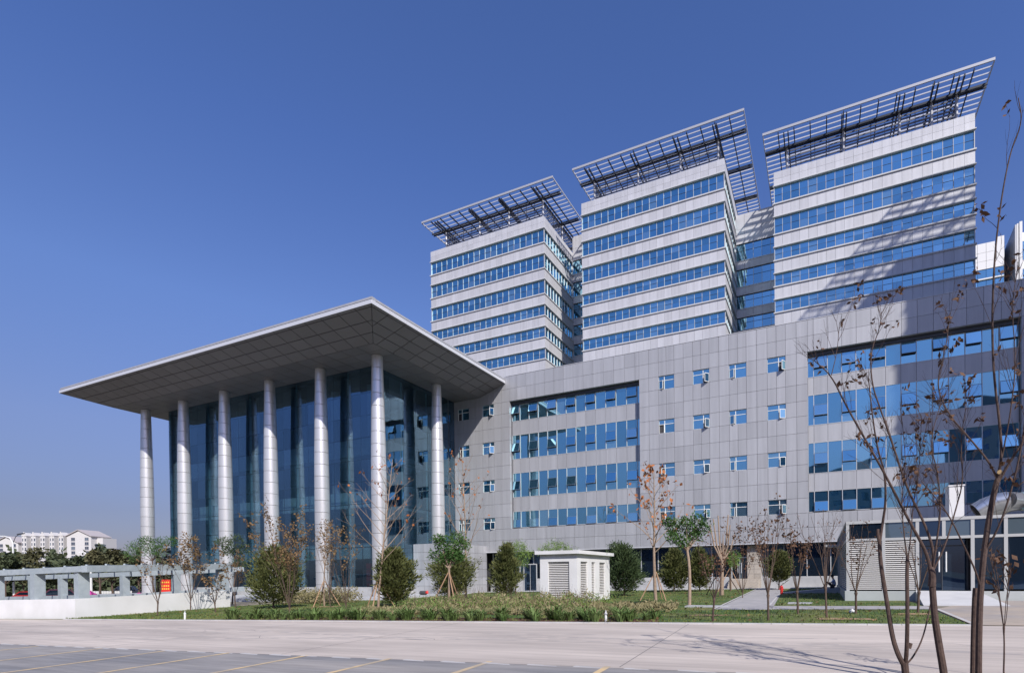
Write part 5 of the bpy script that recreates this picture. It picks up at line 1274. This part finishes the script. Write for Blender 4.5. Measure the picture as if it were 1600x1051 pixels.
def brush(name, label, polys, n, hmax, m, seed, length=.22, width=.35, hmin=0):
    g = np.random.default_rng(seed); P = []
    while len(P) < n:
        x0, x1, y0, y1 = polys[g.integers(0, len(polys))]; x, y = g.uniform(x0, x1), g.uniform(y0, y1)
        hh = hmax*(.45+.55*abs(math.sin(x*2.1+y*1.3)*math.cos(x*.9-y*1.7))); P.append((x, y, gz(x, y)+hmin+hh*g.random()**.8))
    return tag(quads(name, leafquads(P, length, length*width, g, np.tile([0, 0, .8], (n, 1)), .6), m), label, 'shrubs', kind='stuff')
brush('shrub_bed', 'beige-green twiggy shrubs in front of the white kiosk', [(-26.5, -15.5, -29.8, -24.6), (-24.5, -16.5, -28.5, -23.9)], 9500, .95, M['brush'], 81, .15)
brush('shrub_bed', 'small green-leaved shrubs mixed among the twiggy ones before the kiosk', [(-27, -15, -29.9, -24.2)], 7000, .95, M['willow'], 84, .13)
brush('shrub_bed', 'low reddish-green undergrowth between the strap leaves and the lawn', [(-29, -12, -31.2, -29.2), (-16, -11, -29, -26.5)], 9000, .42, M['brush'], 82, .18)
brush('shrub_bed', 'low dry shrubs at the end of the white wall beneath the juniper', [(-48, -40, -22.5, -19.5)], 5000, 1.4, M['brush'], 83, .22)
tw_ = MB()
for i in range(260):
    x, y = rngL.uniform(-26.5, -15.8), rngL.uniform(-29.5, -24); p = Vector((x, y, gz(x, y))); limb(tw_, p, (rngL.normal()*.2, rngL.normal()*.2, 1), rngL.uniform(.6, 1.5), .010, .004, rngL, .1, .1, 3, 3)
tag(tw_.build('shrub_stems', M['bark_brown']), 'thin bare stems standing up from the shrubs before the kiosk', 'shrubs', kind='stuff')
gP = []
gr_ = np.random.default_rng(90)
def inlawn(x, y):
    if y < ey(x)+.05 or x > -.2-max(0, y+22)*.14 or x < (lx(y)+.1 if y < -25 else -48+(y+25)*.33): return False
    if -9.3-(.027*(y+27) if y > -27 else 0)*0-.6 < x < -6.6 and y > -27.2: return False
    return not (x > -7 and -27.0 < y < -24.6) and not (x > -3.3 and y > -22) and not (x < -39.3 and y > -17.5)
while len(gP) < 42000:
    x, y = gr_.uniform(-48, 0), -36.2+34*gr_.random()**1.6
    if inlawn(x, y): gP.append((x, y, gz(x, y)+.02))
tag(quads('grass', leafquads(gP, .10, .035, gr_, np.tile([0, 0, 1.0], (len(gP), 1)), .5), leafmat('grass_blade', (.06, .12, .02), (.17, .17, .055), .6)), 'short patchy lawn grass between the road and the building', 'grass', kind='stuff')

fl = []
for q in range(900):                                         # leaves blown under the trees
    x, y = gr_.uniform(-46, -1), -35.5+30*gr_.random()**1.3
    if inlawn(x, y): fl.append((x, y, gz(x, y)+.05))
tag(quads('fallen_leaves', leafquads(fl, .16, .11, gr_, np.tile([1.0, 0, .1], (len(fl), 1)), .8), M['leaf_brown']), 'fallen dry leaves scattered over the lawn', 'leaves', kind='stuff')
# ---- far trees on the left
def fartree(label, px, D, pytop, wpx, seed, m='far_green', shape=.8):
    rng = np.random.default_rng(seed); p = atD(px, 900, D); z0 = gz(p.x, p.y); zt = atD(px, pytop, D).z; h = zt-z0; R = wpx/2*D/CF; p = Vector((p.x, p.y, z0))
    T = thing('far_tree', label, 'tree', p, 'trees beyond the pergola')
    tb = MB(); limb(tb, p, (0, 0, 1), h*.7, .16, .05, rng, 0, .03, 5, 6)
    for i in range(5): limb(tb, p+Vector((0, 0, h*.3)), (math.cos(i*1.3), math.sin(i*1.3), .8), R*.9, .07, .02, rng, .2, .1, 3, 4)
    tb.build('trunk', M['bark_brown'], T)
    nc = 9; Q = []
    for i in range(nc):
        c = np.array([p.x+rng.normal()*R*.42, p.y+rng.normal()*R*.42, z0+h*(.42+.45*rng.random())]); rr = R*rng.uniform(.35, .55)
        q = rng.normal(size=(150, 3)); q /= np.linalg.norm(q, axis=1)[:, None]; q *= (rr*rng.uniform(.4, 1.05, 150))[:, None]; q[:, 2] *= shape; Q.append(q+c)
    Q = np.concatenate(Q); quads('crown', leafquads(Q, .55, .4, rng, None), M[m], T)
rs = random.Random(5)
spec = [(8, 857, 46, 'far_green'), (36, 863, 40, 'far_olive'), (62, 852, 46, 'far_olive'), (88, 866, 44, 'far_green'), (112, 868, 40, 'far_green'), (132, 856, 38, 'far_green'), (156, 850, 34, 'far_olive'), (176, 858, 34, 'far_olive'), (197, 856, 34, 'far_green'), (217, 862, 30, 'far_green'), (247, 866, 34, 'far_green'), (-18, 866, 44, 'far_green')]
names_ = ['far left', 'second', 'third', 'fourth', 'fifth', 'sixth', 'seventh', 'eighth', 'ninth', 'tenth', 'last', 'edge']
desc = ['dark bushy tree at the foot of the left street lamp', 'olive tree just right of the left street lamp', 'tall olive tree below the middle of the apartment block', 'round green tree below the cream gable of the long block', 'green tree left of the corner post of the pergola', 'dark green tree beside the short lamp post', 'rusty olive tree right of the short lamp post', 'thin olive tree halfway between lamp post and leftmost column', 'green tree a little left of the leftmost column', 'green tree touching the left side of the leftmost column', 'green tree between the two leftmost columns', 'dark tree cut by the left picture edge']
for i, (px, yt, w, m) in enumerate(spec): fartree(desc[i], px, 80+rs.uniform(-7, 18), yt, w, 200+i, m)
g = np.random.default_rng(300); n = 16000; hp = []
for i in range(n):
    px = g.uniform(-60, 300); D = g.uniform(112, 145); q = atD(px, 900, D); top = 7.5+2.5*math.sin(px*.09)+1.2*math.sin(px*.31+2); hp.append((q.x, q.y, gz(q.x, q.y)+top*g.random()**.7))
tag(quads('tree_belt', leafquads(hp, 1.1, .8, g, None), M['far_green']), 'continuous dark tree belt behind the far road', 'trees', kind='stuff')
n = 9000; hp = []
for i in range(n):
    px = g.uniform(-80, 330); D = g.uniform(272, 300)-40*(px > 150); q = atD(px, 900, D); top = 15.5+3.5*math.sin(px*.045+1.0)+1.8*math.sin(px*.17); hp.append((q.x, q.y, gz(q.x, q.y)+top*g.random()**.6))
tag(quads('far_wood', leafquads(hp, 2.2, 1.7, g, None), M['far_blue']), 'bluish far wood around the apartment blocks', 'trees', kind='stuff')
